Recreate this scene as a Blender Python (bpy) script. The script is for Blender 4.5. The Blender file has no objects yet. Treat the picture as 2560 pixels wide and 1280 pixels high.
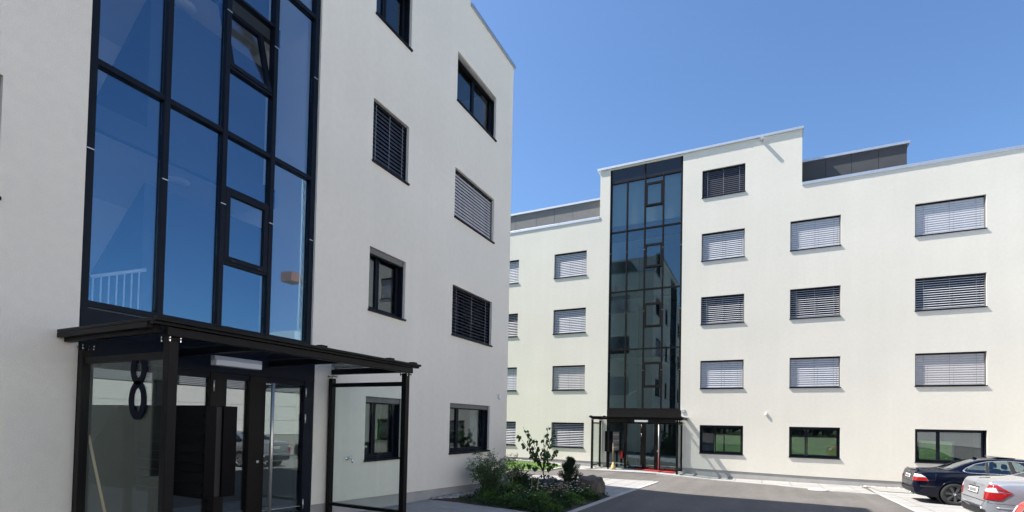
import bpy, bmesh, math, random
import numpy as np
from mathutils import Vector, Matrix
from mathutils.bvhtree import BVHTree

random.seed(7)
rng = np.random.default_rng(7)
SC = bpy.context.scene
COL = SC.collection
R = math.radians
ZO = 2.2                      # world height of the camera

# ------------------------------------------------------------------ camera
cam_d = bpy.data.cameras.new('camera')
cam = bpy.data.objects.new('camera', cam_d)
COL.objects.link(cam)
fw = Vector((0.895, 0.445, 0.025)).normalized()
rt = Vector((0.444, -0.896, 0.020)); rt = (rt - fw * rt.dot(fw)).normalized()
up = rt.cross(fw).normalized()
cam.matrix_world = Matrix(((rt.x, up.x, -fw.x, 0), (rt.y, up.y, -fw.y, 0), (rt.z, up.z, -fw.z, ZO), (0, 0, 0, 1)))
cam_d.sensor_width = 36.0
cam_d.lens = 1260.36 / 2560 * 36
cam_d.shift_y = (1025.3 - 640) / 2560
cam_d.clip_start = 0.05
cam_d.clip_end = 2000
SC.camera = cam

# ------------------------------------------------------------------ sky and sun
SUN = Vector((-0.22, 0.72, 1.0)).normalized()       # towards the sun
w = bpy.data.worlds.new('World'); SC.world = w; w.use_nodes = True
nt = w.node_tree; nt.nodes.clear()
sky = nt.nodes.new('ShaderNodeTexSky'); sky.sky_type = 'NISHITA'; sky.sun_disc = False
sky.sun_elevation = math.asin(SUN.z)
sky.sun_rotation = math.atan2(SUN.x, SUN.y)
sky.altitude = 400; sky.air_density = 1.1; sky.dust_density = 1.2; sky.ozone_density = 6.0
bg = nt.nodes.new('ShaderNodeBackground'); bg.inputs['Strength'].default_value = 0.10
wo = nt.nodes.new('ShaderNodeOutputWorld')
hs = nt.nodes.new('ShaderNodeHueSaturation'); hs.inputs['Saturation'].default_value = 1.06
nt.links.new(sky.outputs[0], hs.inputs['Color']); nt.links.new(hs.outputs[0], bg.inputs[0]); nt.links.new(bg.outputs[0], wo.inputs[0])
sl = bpy.data.lights.new('sun', 'SUN'); sl.energy = 5.0; sl.angle = R(0.53); sl.color = (1.0, 0.95, 0.88)
sun = bpy.data.objects.new('sun', sl); COL.objects.link(sun)
sun.rotation_euler = SUN.to_track_quat('Z', 'Y').to_euler(); sun.location = (0, 0, 40)
SC.view_settings.view_transform = 'Standard'; SC.view_settings.look = 'None'
SC.view_settings.exposure = 1.08; SC.view_settings.gamma = 1.0; SC.view_settings.use_curve_mapping = False
SC.cycles.use_denoising = True
SC.cycles.transparent_max_bounces = 24
SC.cycles.max_bounces = 8; SC.cycles.diffuse_bounces = 5; SC.cycles.glossy_bounces = 5

# ------------------------------------------------------------------ materials
def mat(name, col, rough=0.6, metal=0.0, var=0.0, vscale=6.0, bump=0.0, bscale=80.0, spec=0.5, coat=0.0, col2=None, detail=6.0, stretch=None, island=0.0, coatr=0.03):
    m = bpy.data.materials.new(name); m.use_nodes = True
    n = m.node_tree; b = n.nodes['Principled BSDF']
    b.inputs['Base Color'].default_value = (*col, 1); b.inputs['Roughness'].default_value = rough
    b.inputs['Metallic'].default_value = metal; b.inputs['Specular IOR Level'].default_value = spec
    b.inputs['Coat Weight'].default_value = coat; b.inputs['Coat Roughness'].default_value = coatr
    tc = n.nodes.new('ShaderNodeTexCoord')
    src = tc.outputs['Object']
    if stretch:
        mp = n.nodes.new('ShaderNodeMapping'); mp.inputs['Scale'].default_value = stretch
        n.links.new(src, mp.inputs[0]); src = mp.outputs[0]
    if var > 0 or col2:
        t = n.nodes.new('ShaderNodeTexNoise'); t.inputs['Scale'].default_value = vscale; t.inputs['Detail'].default_value = detail
        n.links.new(src, t.inputs['Vector'])
        mr = n.nodes.new('ShaderNodeMapRange'); mr.inputs[1].default_value = 0.3; mr.inputs[2].default_value = 0.7
        n.links.new(t.outputs[0], mr.inputs[0])
        mx = n.nodes.new('ShaderNodeMix'); mx.data_type = 'RGBA'
        c2 = col2 if col2 else tuple(c * (1 - var) for c in col)
        c1 = col if col2 else tuple(min(1, c * (1 + var)) for c in col)
        mx.inputs[6].default_value = (*c1, 1); mx.inputs[7].default_value = (*c2, 1)
        n.links.new(mr.outputs[0], mx.inputs[0]); out = mx.outputs[2]
        if island:
            g = n.nodes.new('ShaderNodeNewGeometry'); hs = n.nodes.new('ShaderNodeHueSaturation')
            m2 = n.nodes.new('ShaderNodeMapRange'); m2.inputs[3].default_value = 1 - island; m2.inputs[4].default_value = 1 + island
            n.links.new(g.outputs['Random Per Island'], m2.inputs[0]); n.links.new(m2.outputs[0], hs.inputs['Value'])
            n.links.new(out, hs.inputs['Color']); out = hs.outputs[0]
        n.links.new(out, b.inputs['Base Color'])
    if bump > 0:
        t2 = n.nodes.new('ShaderNodeTexNoise'); t2.inputs['Scale'].default_value = bscale; t2.inputs['Detail'].default_value = 4
        n.links.new(src, t2.inputs['Vector'])
        bp = n.nodes.new('ShaderNodeBump'); bp.inputs['Strength'].default_value = bump; bp.inputs['Distance'].default_value = 0.02
        n.links.new(t2.outputs[0], bp.inputs['Height']); n.links.new(bp.outputs[0], b.inputs['Normal'])
    return m

def glass(name, tint=(0.8, 0.86, 0.86), refl=(0.9, 0.95, 1.0), base=0.10, ior=1.5, wob=0.0):
    m = bpy.data.materials.new(name); m.use_nodes = True
    n = m.node_tree; n.nodes.clear()
    o = n.nodes.new('ShaderNodeOutputMaterial'); mx = n.nodes.new('ShaderNodeMixShader')
    tr = n.nodes.new('ShaderNodeBsdfTransparent'); tr.inputs[0].default_value = (*tint, 1)
    gl = n.nodes.new('ShaderNodeBsdfGlossy'); gl.inputs[0].default_value = (*refl, 1); gl.inputs['Roughness'].default_value = 0.0
    ge = n.nodes.new('ShaderNodeNewGeometry'); dt = n.nodes.new('ShaderNodeVectorMath'); dt.operation = 'DOT_PRODUCT'
    n.links.new(ge.outputs['Normal'], dt.inputs[0]); n.links.new(ge.outputs['Incoming'], dt.inputs[1])
    f0 = ((ior - 1) / (ior + 1)) ** 2 + base; x = dt.outputs['Value']
    for op, v in (('ABSOLUTE', None), ('SUBTRACT', 1.0), ('POWER', 5.0), ('MULTIPLY_ADD', None)):     # Schlick, the same from both sides of a pane
        q = n.nodes.new('ShaderNodeMath'); q.operation = op; q.use_clamp = op != 'ABSOLUTE'
        if op == 'SUBTRACT': q.inputs[0].default_value = 1.0; n.links.new(x, q.inputs[1])
        else: n.links.new(x, q.inputs[0])
        if op == 'POWER': q.inputs[1].default_value = v
        if op == 'MULTIPLY_ADD': q.inputs[1].default_value = 1 - f0; q.inputs[2].default_value = f0
        x = q.outputs[0]
    n.links.new(x, mx.inputs[0])
    n.links.new(tr.outputs[0], mx.inputs[1]); n.links.new(gl.outputs[0], mx.inputs[2]); n.links.new(mx.outputs[0], o.inputs[0])
    if wob:
        tc = n.nodes.new('ShaderNodeTexCoord'); t = n.nodes.new('ShaderNodeTexNoise'); t.inputs['Scale'].default_value = 1.1; t.inputs['Detail'].default_value = 1
        bp = n.nodes.new('ShaderNodeBump'); bp.inputs['Strength'].default_value = wob; bp.inputs['Distance'].default_value = 0.01
        n.links.new(tc.outputs['Object'], t.inputs[0]); n.links.new(t.outputs[0], bp.inputs['Height'])
        n.links.new(bp.outputs[0], gl.inputs['Normal'])
    return m

def leafmat(name, c1, c2, trans=0.3, island=0.35, rough=0.5):
    m = mat(name, c1, rough, 0, 0, 9, col2=c2, island=island)
    n = m.node_tree; b = n.nodes['Principled BSDF']; o = n.nodes['Material Output']
    t = n.nodes.new('ShaderNodeBsdfTranslucent'); mx = n.nodes.new('ShaderNodeMixShader'); mx.inputs[0].default_value = trans
    n.links.new(b.inputs['Base Color'].links[0].from_socket, t.inputs[0])
    n.links.new(b.outputs[0], mx.inputs[1]); n.links.new(t.outputs[0], mx.inputs[2]); n.links.new(mx.outputs[0], o.inputs[0])
    return m

def layered(name, col, rough, layers, bump, bscale, spec=0.2):
    """base colour multiplied by noise layers (scale vector, amount, detail, low, high), with a fine bump"""
    m = bpy.data.materials.new(name); m.use_nodes = True; n = m.node_tree; b = n.nodes['Principled BSDF']
    b.inputs['Roughness'].default_value = rough; b.inputs['Specular IOR Level'].default_value = spec
    tc = n.nodes.new('ShaderNodeTexCoord'); cur = None
    for sc_, amt, det, lo, hi in layers:
        mp = n.nodes.new('ShaderNodeMapping'); mp.inputs['Scale'].default_value = sc_; n.links.new(tc.outputs['Object'], mp.inputs[0])
        t = n.nodes.new('ShaderNodeTexNoise'); t.inputs['Scale'].default_value = 1.0; t.inputs['Detail'].default_value = det; n.links.new(mp.outputs[0], t.inputs['Vector'])
        mr = n.nodes.new('ShaderNodeMapRange'); mr.inputs[1].default_value = lo; mr.inputs[2].default_value = hi; mr.inputs[3].default_value = 1 - amt; mr.inputs[4].default_value = 1 + amt * .5
        n.links.new(t.outputs[0], mr.inputs[0])
        if cur is None: cur = mr.outputs[0]
        else:
            mu = n.nodes.new('ShaderNodeMath'); mu.operation = 'MULTIPLY'; n.links.new(cur, mu.inputs[0]); n.links.new(mr.outputs[0], mu.inputs[1]); cur = mu.outputs[0]
    vm = n.nodes.new('ShaderNodeVectorMath'); vm.operation = 'SCALE'; vm.inputs[0].default_value = col; n.links.new(cur, vm.inputs['Scale']); n.links.new(vm.outputs[0], b.inputs['Base Color'])
    t2 = n.nodes.new('ShaderNodeTexNoise'); t2.inputs['Scale'].default_value = bscale; t2.inputs['Detail'].default_value = 5; n.links.new(tc.outputs['Object'], t2.inputs['Vector'])
    bp = n.nodes.new('ShaderNodeBump'); bp.inputs['Strength'].default_value = bump; bp.inputs['Distance'].default_value = 0.02
    n.links.new(t2.outputs[0], bp.inputs['Height']); n.links.new(bp.outputs[0], b.inputs['Normal']); return m

M = {}
PL = [((.35, .35, .35), .035, 4, .35, .65), ((2.6, 2.6, .16), .014, 3, .42, .70), ((9, 9, 9), .022, 5, .35, .65), ((90, 90, 90), .05, 3, .35, .65)]
M['stuccoA'] = layered('stucco_lifted_for_shade', (0.815, 0.762, 0.66), 0.92, PL, 0.30, 95)  # same render as the far block, colour lightened and warmed against the shade
M['stuccoB'] = layered('stucco_toned_for_sun', (0.735, 0.70, 0.61), 0.92, PL, 0.30, 75)  # same render as the near block, colour darkened against the direct sun
M['plinth'] = mat('plinth_render', (0.40, 0.39, 0.37), 0.9, var=0.08, vscale=2.5, bump=0.2, bscale=90, spec=0.2)
M['zinc'] = mat('coping_aluminium', (0.60, 0.61, 0.63), 0.42, 0.75, var=0.04, vscale=3)
M['zincA'] = mat('coping_steel', (0.42, 0.46, 0.50), 0.4, 0.75, var=0.04, vscale=3)
M['frame'] = mat('frame_anthracite', (0.010, 0.013, 0.021), 0.42, 0.0, var=0.1, vscale=4, spec=0.10)
M['framebrown'] = mat('frame_umber', (0.014, 0.0125, 0.0115), 0.42, 0.0, var=0.1, vscale=4, spec=0.12)
M['steel'] = mat('canopy_steel', (0.011, 0.010, 0.0095), 0.42, 0.0, var=0.12, vscale=5, spec=0.12)
M['panel'] = mat('dark_glass_panel', (0.018, 0.020, 0.027), 0.22, 0.0, var=0.1, vscale=1)
M['clad'] = mat('cladding_grey', (0.16, 0.16, 0.155), 0.75, var=0.06, vscale=3, bump=0.08, bscale=60)
M['cladD'] = mat('cladding_charcoal', (0.062, 0.062, 0.065), 0.7, var=0.08, vscale=3, bump=0.08, bscale=60)
M['slat'] = mat('slat_grey', (0.50, 0.51, 0.54), 0.45, 0.0, var=0.03, vscale=5)
M['slatL'] = mat('slat_warm_grey', (0.47, 0.455, 0.45), 0.5, 0.0, var=0.03, vscale=5)
M['slatD'] = mat('slat_anthracite', (0.050, 0.052, 0.066), 0.45, 0.3, var=0.05, vscale=5)
M['cord'] = mat('cord', (0.25, 0.26, 0.28), 0.7)
M['stainless'] = mat('stainless', (0.68, 0.65, 0.60), 0.38, 0.85, var=0.03)
M['chrome'] = mat('chrome', (0.75, 0.76, 0.78), 0.1, 1.0)
M['white'] = mat('white_plastic', (0.78, 0.78, 0.77), 0.45)
M['greyplastic'] = mat('grey_plastic', (0.42, 0.44, 0.46), 0.5)
M['inner'] = mat('inner_white', (0.85, 0.85, 0.84), 0.8, var=0.02, vscale=1)
M['room'] = mat('room_grey', (0.30, 0.29, 0.28), 0.9, var=0.05, vscale=1)
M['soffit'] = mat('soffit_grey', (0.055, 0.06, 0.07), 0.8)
M['concrete'] = mat('inner_concrete', (0.20, 0.21, 0.23), 0.8, var=0.06, vscale=2)
M['glassA'] = glass('stair_glass', (0.93, 0.96, 0.97), (0.42, 0.72, 1.0), 0.115, 1.5, 0.05)
M['glassB'] = glass('stair_glass_green', (0.66, 0.72, 0.72), (0.66, 0.84, 0.92), 0.09, 1.5, 0.05)
M['glassD'] = glass('shaded_pane', (0.55, 0.6, 0.6), (0.9, 0.95, 1.0), 0.0, 1.35)
M['glassE'] = glass('door_glass', (0.70, 0.74, 0.74), (0.92, 0.97, 1.0), 0.10, 1.5, 0.02)
M['glassW'] = glass('window_glass', (0.62, 0.68, 0.68), (0.88, 0.94, 1.0), 0.045, 1.5, 0.03)
M['glassR'] = glass('roof_glass', (0.80, 0.82, 0.82), (0.9, 0.95, 1.0), 0.01, 1.5)
M['glassC'] = glass('clear_glass', (0.93, 0.97, 0.955), (0.9, 1.0, 0.98), 0.0, 1.33)
M['asphalt'] = layered('asphalt', (0.148, 0.137, 0.127), 0.93, [((.5, .5, .5), .10, 5, .35, .65), ((.16, 2.2, 1), .10, 4, .40, .66), ((5, 5, 5), .07, 6, .35, .65), ((45, 45, 45), .22, 4, .3, .7)], 0.45, 120, 0.25)
M['earth'] = mat('field', (0.07, 0.11, 0.03), 0.95, var=0.3, vscale=0.3)
M['slab'] = layered('concrete_slab', (0.325, 0.318, 0.305), 0.88, [((.9, .9, .9), .07, 4, .35, .65), ((6, 6, 6), .06, 5, .35, .65), ((60, 60, 60), .08, 3, .3, .7)], 0.25, 110, 0.3)
M['kerb'] = mat('kerb_concrete', (0.40, 0.395, 0.38), 0.85, var=0.06, vscale=4, bump=0.15, bscale=100, spec=0.3)
M['bed'] = mat('bed_sand', (0.13, 0.125, 0.115), 0.95, var=0.1, vscale=6, bump=0.3, bscale=60)
M['soil'] = mat('soil', (0.035, 0.026, 0.018), 0.95, var=0.3, vscale=8, bump=0.5, bscale=30)
M['gravel'] = mat('pebble', (0.36, 0.34, 0.32), 0.8, 0, 0, 8, col2=(0.24, 0.22, 0.21), island=0.45)
M['gravelL'] = mat('pebble_pale', (0.45, 0.43, 0.40), 0.8, 0, 0, 8, col2=(0.30, 0.27, 0.23), island=0.3)
M['lawn'] = mat('lawn_ground', (0.085, 0.155, 0.03), 0.95, var=0.3, vscale=3)
M['grass'] = leafmat('grass_blade', (0.13, 0.25, 0.03), (0.09, 0.18, 0.02), 0.3, 0.25)
M['red'] = mat('red_rubber', (0.55, 0.035, 0.03), 0.85, var=0.08, vscale=40, bump=0.3, bscale=300)
M['redpaint'] = mat('red_enamel', (0.45, 0.02, 0.015), 0.3)
M['straw'] = mat('straw', (0.55, 0.38, 0.17), 0.8, var=0.2, vscale=30, stretch=(1, 1, 0.05))
M['wood'] = mat('wood_handle', (0.50, 0.36, 0.20), 0.6, var=0.15, vscale=20, stretch=(1, 1, 0.1))
M['rubber'] = mat('tyre_rubber', (0.018, 0.018, 0.018), 0.75, bump=0.1, bscale=100)
M['void'] = mat('black_plastic', (0.012, 0.012, 0.013), 0.6)
M['box'] = mat('box_black', (0.004, 0.004, 0.005), 0.4, spec=0.07)
M['navy'] = mat('number_film', (0.005, 0.006, 0.014), 0.6, spec=0.1)

# ------------------------------------------------------------------ mesh helpers
class MB:
    def __init__(s): s.v = []; s.f = []; s.mi = []; s.k = 0
    def add(s, vs, fs):
        o = len(s.v); s.v += [tuple(p) for p in vs]; s.f += [tuple(i + o for i in f) for f in fs]; s.mi += [s.k] * len(fs); return s
    def quad(s, a, b, c, d): return s.add([a, b, c, d], [(0, 1, 2, 3)])
    def box(s, x0, x1, y0, y1, z0, z1):
        return s.add([(x0, y0, z0), (x1, y0, z0), (x1, y1, z0), (x0, y1, z0), (x0, y0, z1), (x1, y0, z1), (x1, y1, z1), (x0, y1, z1)],
                     [(0, 3, 2, 1), (4, 5, 6, 7), (0, 1, 5, 4), (1, 2, 6, 5), (2, 3, 7, 6), (3, 0, 4, 7)])
    def hexa(s, p): return s.add(p, [(0, 3, 2, 1), (4, 5, 6, 7), (0, 1, 5, 4), (1, 2, 6, 5), (2, 3, 7, 6), (3, 0, 4, 7)])
    def tube(s, pts, r, n=8, cap=True):
        pts = [Vector(p) for p in pts]; rs = r if isinstance(r, (list, tuple)) else [r] * len(pts)
        vs = []; fs = []; prev = None
        for i, p in enumerate(pts):
            d = (pts[min(i + 1, len(pts) - 1)] - pts[max(i - 1, 0)]).normalized()
            if prev is None: a = d.orthogonal().normalized()
            else: a = (prev - d * prev.dot(d)); a = a.normalized() if a.length > 1e-6 else d.orthogonal().normalized()
            prev = a; b = d.cross(a)
            for k in range(n):
                t = 2 * math.pi * k / n
                vs.append(p + (a * math.cos(t) + b * math.sin(t)) * rs[i])
        for i in range(len(pts) - 1):
            for k in range(n):
                fs.append((i * n + k, i * n + (k + 1) % n, (i + 1) * n + (k + 1) % n, (i + 1) * n + k))
        if cap: fs.append(tuple(range(n))[::-1]); fs.append(tuple((len(pts) - 1) * n + k for k in range(n)))
        return s.add(vs, fs)
    def lathe(s, prof, n=24, axis='z', c=(0, 0, 0)):
        vs = []; fs = []
        for r, h in prof:
            for k in range(n):
                t = 2 * math.pi * k / n; a, b = r * math.cos(t), r * math.sin(t)
                p = (a, b, h) if axis == 'z' else ((a, h, b) if axis == 'y' else (h, a, b))
                vs.append((p[0] + c[0], p[1] + c[1], p[2] + c[2]))
        for i in range(len(prof) - 1):
            for k in range(n): fs.append((i * n + k, i * n + (k + 1) % n, (i + 1) * n + (k + 1) % n, (i + 1) * n + k))
        return s.add(vs, fs)
    def mesh(s, name, mats):
        me = bpy.data.meshes.new(name); me.from_pydata(s.v, [], s.f)
        for m in (mats if isinstance(mats, (list, tuple)) else [mats]): me.materials.append(m)
        if any(s.mi): me.polygons.foreach_set('material_index', s.mi)
        me.update(); return me
    def obj(s, name, mats, parent=None, loc=(0, 0, 0), rot=(0, 0, 0), smooth=False, bevel=0, fix=False):
        me = s.mesh(name, mats)
        if fix:
            bm = bmesh.new(); bm.from_mesh(me); bmesh.ops.recalc_face_normals(bm, faces=bm.faces); bm.to_mesh(me); bm.free()
        return link(name, me, parent, loc, rot, smooth, bevel)

def link(name, me, parent=None, loc=(0, 0, 0), rot=(0, 0, 0), smooth=False, bevel=0):
    o = bpy.data.objects.new(name, me); COL.objects.link(o)
    o.location = loc; o.rotation_euler = rot
    if parent: o.parent = parent
    if smooth and me:
        me.polygons.foreach_set('use_smooth', [True] * len(me.polygons))
    if bevel:
        b = o.modifiers.new('bevel', 'BEVEL'); b.width = bevel; b.segments = 2; b.limit_method = 'ANGLE'
    return o

def tag(o, label=None, cat=None, group=None, kind=None):
    if label: o['label'] = label
    if cat: o['category'] = cat
    if group: o['group'] = group
    if kind: o['kind'] = kind
    return o

def empty(name, loc=(0, 0, 0), rotz=0, parent=None, label=None, cat=None, group=None):
    o = bpy.data.objects.new(name, None); COL.objects.link(o); o.location = loc; o.rotation_euler = (0, 0, rotz)
    o.empty_display_size = 0.2
    if parent: o.parent = parent
    return tag(o, label, cat, group)

def box(name, b, m, parent=None, bevel=0): return MB().box(*b).obj(name, m, parent, bevel=bevel)

# ------------------------------------------------------------------ ground
def G(x, y):
    x = min(max(x, -40), 30); ye = y; y = min(max(y, 2), 14)
    e = max(0, min(1, (x - 21.6) / .9)) * max(0, min(1, (ye - 2.4) / .8)) * max(0, min(1, (6.6 - ye) / .8)) * .08
    return -1.55 - 0.0222 * x + 0.028 * (y - 6.67) + ZO + e

def sheet(name, poly, off, m, parent=None, kind='structure', thick=0.0):
    bm = bmesh.new()
    bm.faces.new([bm.verts.new((x, y, 0)) for x, y in poly])
    for yc in (2, 14): bmesh.ops.bisect_plane(bm, geom=bm.verts[:] + bm.edges[:] + bm.faces[:], plane_co=(0, yc, 0), plane_no=(0, 1, 0))
    for xc in (-40, 30): bmesh.ops.bisect_plane(bm, geom=bm.verts[:] + bm.edges[:] + bm.faces[:], plane_co=(xc, 0, 0), plane_no=(1, 0, 0))
    for v in bm.verts: v.co.z = G(v.co.x, v.co.y) + off
    bmesh.ops.recalc_face_normals(bm, faces=bm.faces)
    if sum(f.normal.z for f in bm.faces) < 0: bmesh.ops.reverse_faces(bm, faces=bm.faces)
    if thick:
        ex = bmesh.ops.extrude_face_region(bm, geom=bm.faces[:])
        for v in [e for e in ex['geom'] if isinstance(e, bmesh.types.BMVert)]: v.co.z += 0
        top = set(e for e in ex['geom'] if isinstance(e, bmesh.types.BMVert))
        for v in bm.verts:
            if v not in top: v.co.z -= thick
        bmesh.ops.recalc_face_normals(bm, faces=bm.faces)
    me = bpy.data.meshes.new(name); bm.to_mesh(me); bm.free(); me.materials.append(m)
    o = link(name, me, parent)
    if kind: o['kind'] = kind
    return o

sheet('ground', [(-600, -600), (600, -600), (600, 600), (-600, 600)], -0.035, M['earth'])
sheet('asphalt_road', [(-28, -12), (37, -12), (37, 13.5), (-28, 13.5)], 0.0, M['asphalt'])

def pave(name, polys, du, dv, m, joint=0.022, base_m=None, off=0.008, cap=280):
    """slabs laid as single objects on one grid, clipped to convex pieces; a sand sheet shows in the joints"""
    root = None; n = 0
    def clip(pts, a, b):
        out = []
        for i in range(len(pts)):
            p, q = pts[i], pts[(i + 1) % len(pts)]
            sp = (b[0] - a[0]) * (p[1] - a[1]) - (b[1] - a[1]) * (p[0] - a[0]); sq = (b[0] - a[0]) * (q[1] - a[1]) - (b[1] - a[1]) * (q[0] - a[0])
            if sp >= 0: out.append(p)
            if sp * sq < 0:
                t = sp / (sp - sq); out.append((p[0] + (q[0] - p[0]) * t, p[1] + (q[1] - p[1]) * t))
        return out
    for P in polys:
        if sum(P[i][0] * P[(i + 1) % len(P)][1] - P[(i + 1) % len(P)][0] * P[i][1] for i in range(len(P))) < 0: P = P[::-1]
        if root is None: root = sheet(name, P, 0.006, base_m or M['bed'])
        else: sheet('joint_sand', P, 0.006, base_m or M['bed'], root, None)
        u0, u1 = math.floor(min(p[0] for p in P) / du) * du - du, max(p[0] for p in P); v0, v1 = math.floor(min(p[1] for p in P) / dv) * dv, max(p[1] for p in P)
        v = v0
        while v < v1:
            u = u0 - (du / 2 if round(v / dv) % 2 else 0)
            while u < u1:
                c = [(u + joint / 2, v + joint / 2), (u + du - joint / 2, v + joint / 2), (u + du - joint / 2, v + dv - joint / 2), (u + joint / 2, v + dv - joint / 2)]
                for i in range(len(P)):
                    if len(c) < 3: break
                    c = clip(c, P[i], P[(i + 1) % len(P)])
                if len(c) >= 3 and n < cap:
                    k = len(c); dz = off + random.uniform(0, 0.006)
                    vs = [(x, y, G(x, y) + dz) for x, y in c] + [(x, y, G(x, y) - 0.03) for x, y in c]
                    MB().add(vs, [tuple(range(k))] + [(i, i + k, (i + 1) % k + k, (i + 1) % k) for i in range(k)]).obj('paving_slab', m, root); n += 1
                u += du
            v += dv
    return root

def kerb(name, pts, width, h, m, seg=1.0):
    """kerb stones butted end to end along a line; pts is the outer (road side) line, stones lie to the left of it"""
    root = None; stones = []
    for i in range(len(pts) - 1):
        a, b = Vector(pts[i]), Vector(pts[i + 1]); L = (b - a).length; n = max(1, round(L / seg)); d = (b - a) / n; nrm = Vector((-d.y, d.x)).normalized() * width
        for k in range(n):
            p, q = a + d * (k + 0.006), a + d * (k + 0.994)
            c = [p, q, q + nrm, p + nrm]
            vs = [(x, y, G(x, y) - 0.1) for x, y in c] + [(x, y, G(x, y) + h) for x, y in c]
            stones.append(vs)
    root = MB().hexa(stones[0]).obj(name, m); root['kind'] = 'structure'
    for vs in stones[1:]: MB().hexa(vs).obj('kerb_stone', m, root)
    return root

# forecourt of the near block, light slab wedge by the bed, strip along the far block, parking bays
pave('forecourt_pavement', [[(0.5, 3.62), (9.45, 3.62), (9.40, 6.12), (9.3, 6.66), (0.5, 6.66)]], 1.0, 0.5, M['slab'])
pave('wedge_pavement', [[(13.0, 3.62), (18.75, 3.45), (19.1, 3.6), (17.8, 6.2), (15.1, 6.2)], [(15.1, 6.2), (17.8, 6.2), (17.4, 7.0), (16.4, 7.9), (15.0, 8.0)]], 1.0, 0.5, M['slab'])
FE = [(22.15, 8.15), (21.2, 7.4), (21.9, 6.05), (22.3, 4.1), (22.15, 1.7), (21.5, -0.5), (20.5, -2.25), (20.35, -3.4)]
pave('far_entrance_pavement', [[(23.74, 9.2), FE[0], (23.74, 8.15)]] + [[(23.74, a[1]), a, b, (23.74, b[1])] for a, b in zip(FE, FE[1:])], 0.5, 1.0, M['slab'])
pave('parking_pavement', [[(8.2, -3.42), (8.2, -9.6), (23.74, -9.6), (23.74, -3.62), (20.3, -3.42)]], 0.8, 1.3, M['slab'])
kerb('bed_kerb', [(0.5, 3.50), (10.2, 3.53), (13.7, 3.50), (18.95, 3.36)], 0.11, 0.022, M['kerb'])
kerb('pavement_kerb', [(20.28, -3.4), (20.42, -2.28), (21.42, -0.52), (22.06, 1.68), (22.21, 4.1), (21.82, 6.0), (21.12, 7.42)][::-1], 0.09, 0.02, M['kerb'])
kerb('parking_kerb', [(20.28, -3.42), (8.2, -3.42)][::-1], -0.09, 0.02, M['kerb'])
sheet('garden_bed', [(9.42, 3.64), (13.4, 3.64), (15.2, 6.2), (15.3, 7.2), (13.3, 7.2), (13.3, 6.67), (9.3, 6.67), (9.42, 6.1)], 0.012, M['soil'])
# lawn beside the far block
LAWN = [(22.4, 14), (23.2, 9.1), (22.05, 8.25), (18.95, 7.95), (18.0, 9.1), (15.8, 11.2), (14.0, 14)]
sheet('lawn', LAWN, 0.02, M['lawn'])
kerb('lawn_kerb', [(15.72, 11.05), (17.9, 8.98), (18.93, 7.80), (22.1, 8.10), (23.3, 9.0)], 0.12, 0.035, M['kerb'])
pts = []
while len(pts) < 9000:
    x, y = random.uniform(14, 23.2), random.uniform(7.9, 14)
    ins = False
    for i in range(len(LAWN)):
        a, b = LAWN[i], LAWN[(i + 1) % len(LAWN)]
        if (a[1] > y) != (b[1] > y) and x < (b[0] - a[0]) * (y - a[1]) / (b[1] - a[1]) + a[0]: ins = not ins
    if ins: pts.append((x, y))
mb = MB()
for x, y in pts:
    z = G(x, y) + 0.02; t = random.uniform(0, 6.28); h = random.uniform(0.03, 0.07); lx, ly = random.uniform(-.03, .03), random.uniform(-.03, .03)
    mb.add([(x - .006 * math.cos(t), y - .006 * math.sin(t), z), (x + .006 * math.cos(t), y + .006 * math.sin(t), z), (x + lx, y + ly, z + h)], [(0, 1, 2)])
tag(mb.obj('grass', M['grass']), 'short bright green lawn grass beside the far block', None, None, 'stuff')

# ------------------------------------------------------------------ buildings
YA, XB = 6.674, 23.728
def wall_grid(name, us, zs, inside, holes, zb, m, parent, depth=0.30):
    us = sorted(set(us) | {h[0] for h in holes} | {h[1] for h in holes}); zs = sorted(set(zs) | {h[2] for h in holes} | {h[3] for h in holes})
    mb = MB(); z0 = zs[0]
    def zz(u, z): return zb(u) if z == z0 else z
    idx = {}
    def vid(u, z):
        if (u, z) not in idx: idx[(u, z)] = len(mb.v); mb.v.append((u, 0, zz(u, z)))
        return idx[(u, z)]
    for a, b in zip(us, us[1:]):
        for c, d in zip(zs, zs[1:]):
            uc, zc = (a + b) / 2, (c + d) / 2
            if not inside(uc, zc) or any(h[0] < uc < h[1] and h[2] < zc < h[3] for h in holes): continue
            mb.f.append((vid(a, c), vid(b, c), vid(b, d), vid(a, d))); mb.mi.append(0)
    for a, b, c, d in holes:
        D = depth
        if c == z0:
            c1, c2 = zb(a), zb(b)
        else: c1 = c2 = c
        mb.quad((a, 0, c1), (a, 0, d), (a, D, d), (a, D, c1)); mb.quad((b, 0, c2), (b, D, c2), (b, D, d), (b, 0, d))
        mb.quad((a, 0, d), (b, 0, d), (b, D, d), (a, D, d)); mb.quad((a, 0, c1), (a, D, c1), (b, D, c2), (b, 0, c2))
    return mb.obj(name, m, parent)

slat_cache = {}
def slat_mesh(L, m, W=0.085):
    k = (round(L, 3), m.name, W)
    if k not in slat_cache:
        mb = MB(); n = 4; th = 0.003
        top = []; 
        for i in range(n + 1):
            y = -W / 2 + W * i / n; z = 0.009 * (1 - (2 * y / W) ** 2); top.append((y, z))
        prof = top + [(y, z - th) for y, z in reversed(top)]
        k2 = len(prof); vs = [(-L / 2, y, z) for y, z in prof] + [(L / 2, y, z) for y, z in prof]
        fs = [(i, (i + 1) % k2, (i + 1) % k2 + k2, i + k2) for i in range(k2)] + [tuple(range(k2))[::-1], tuple(range(k2, 2 * k2))]
        me = mb.add(vs, fs).mesh('slat', m); slat_cache[k] = me
    return slat_cache[k]

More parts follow.
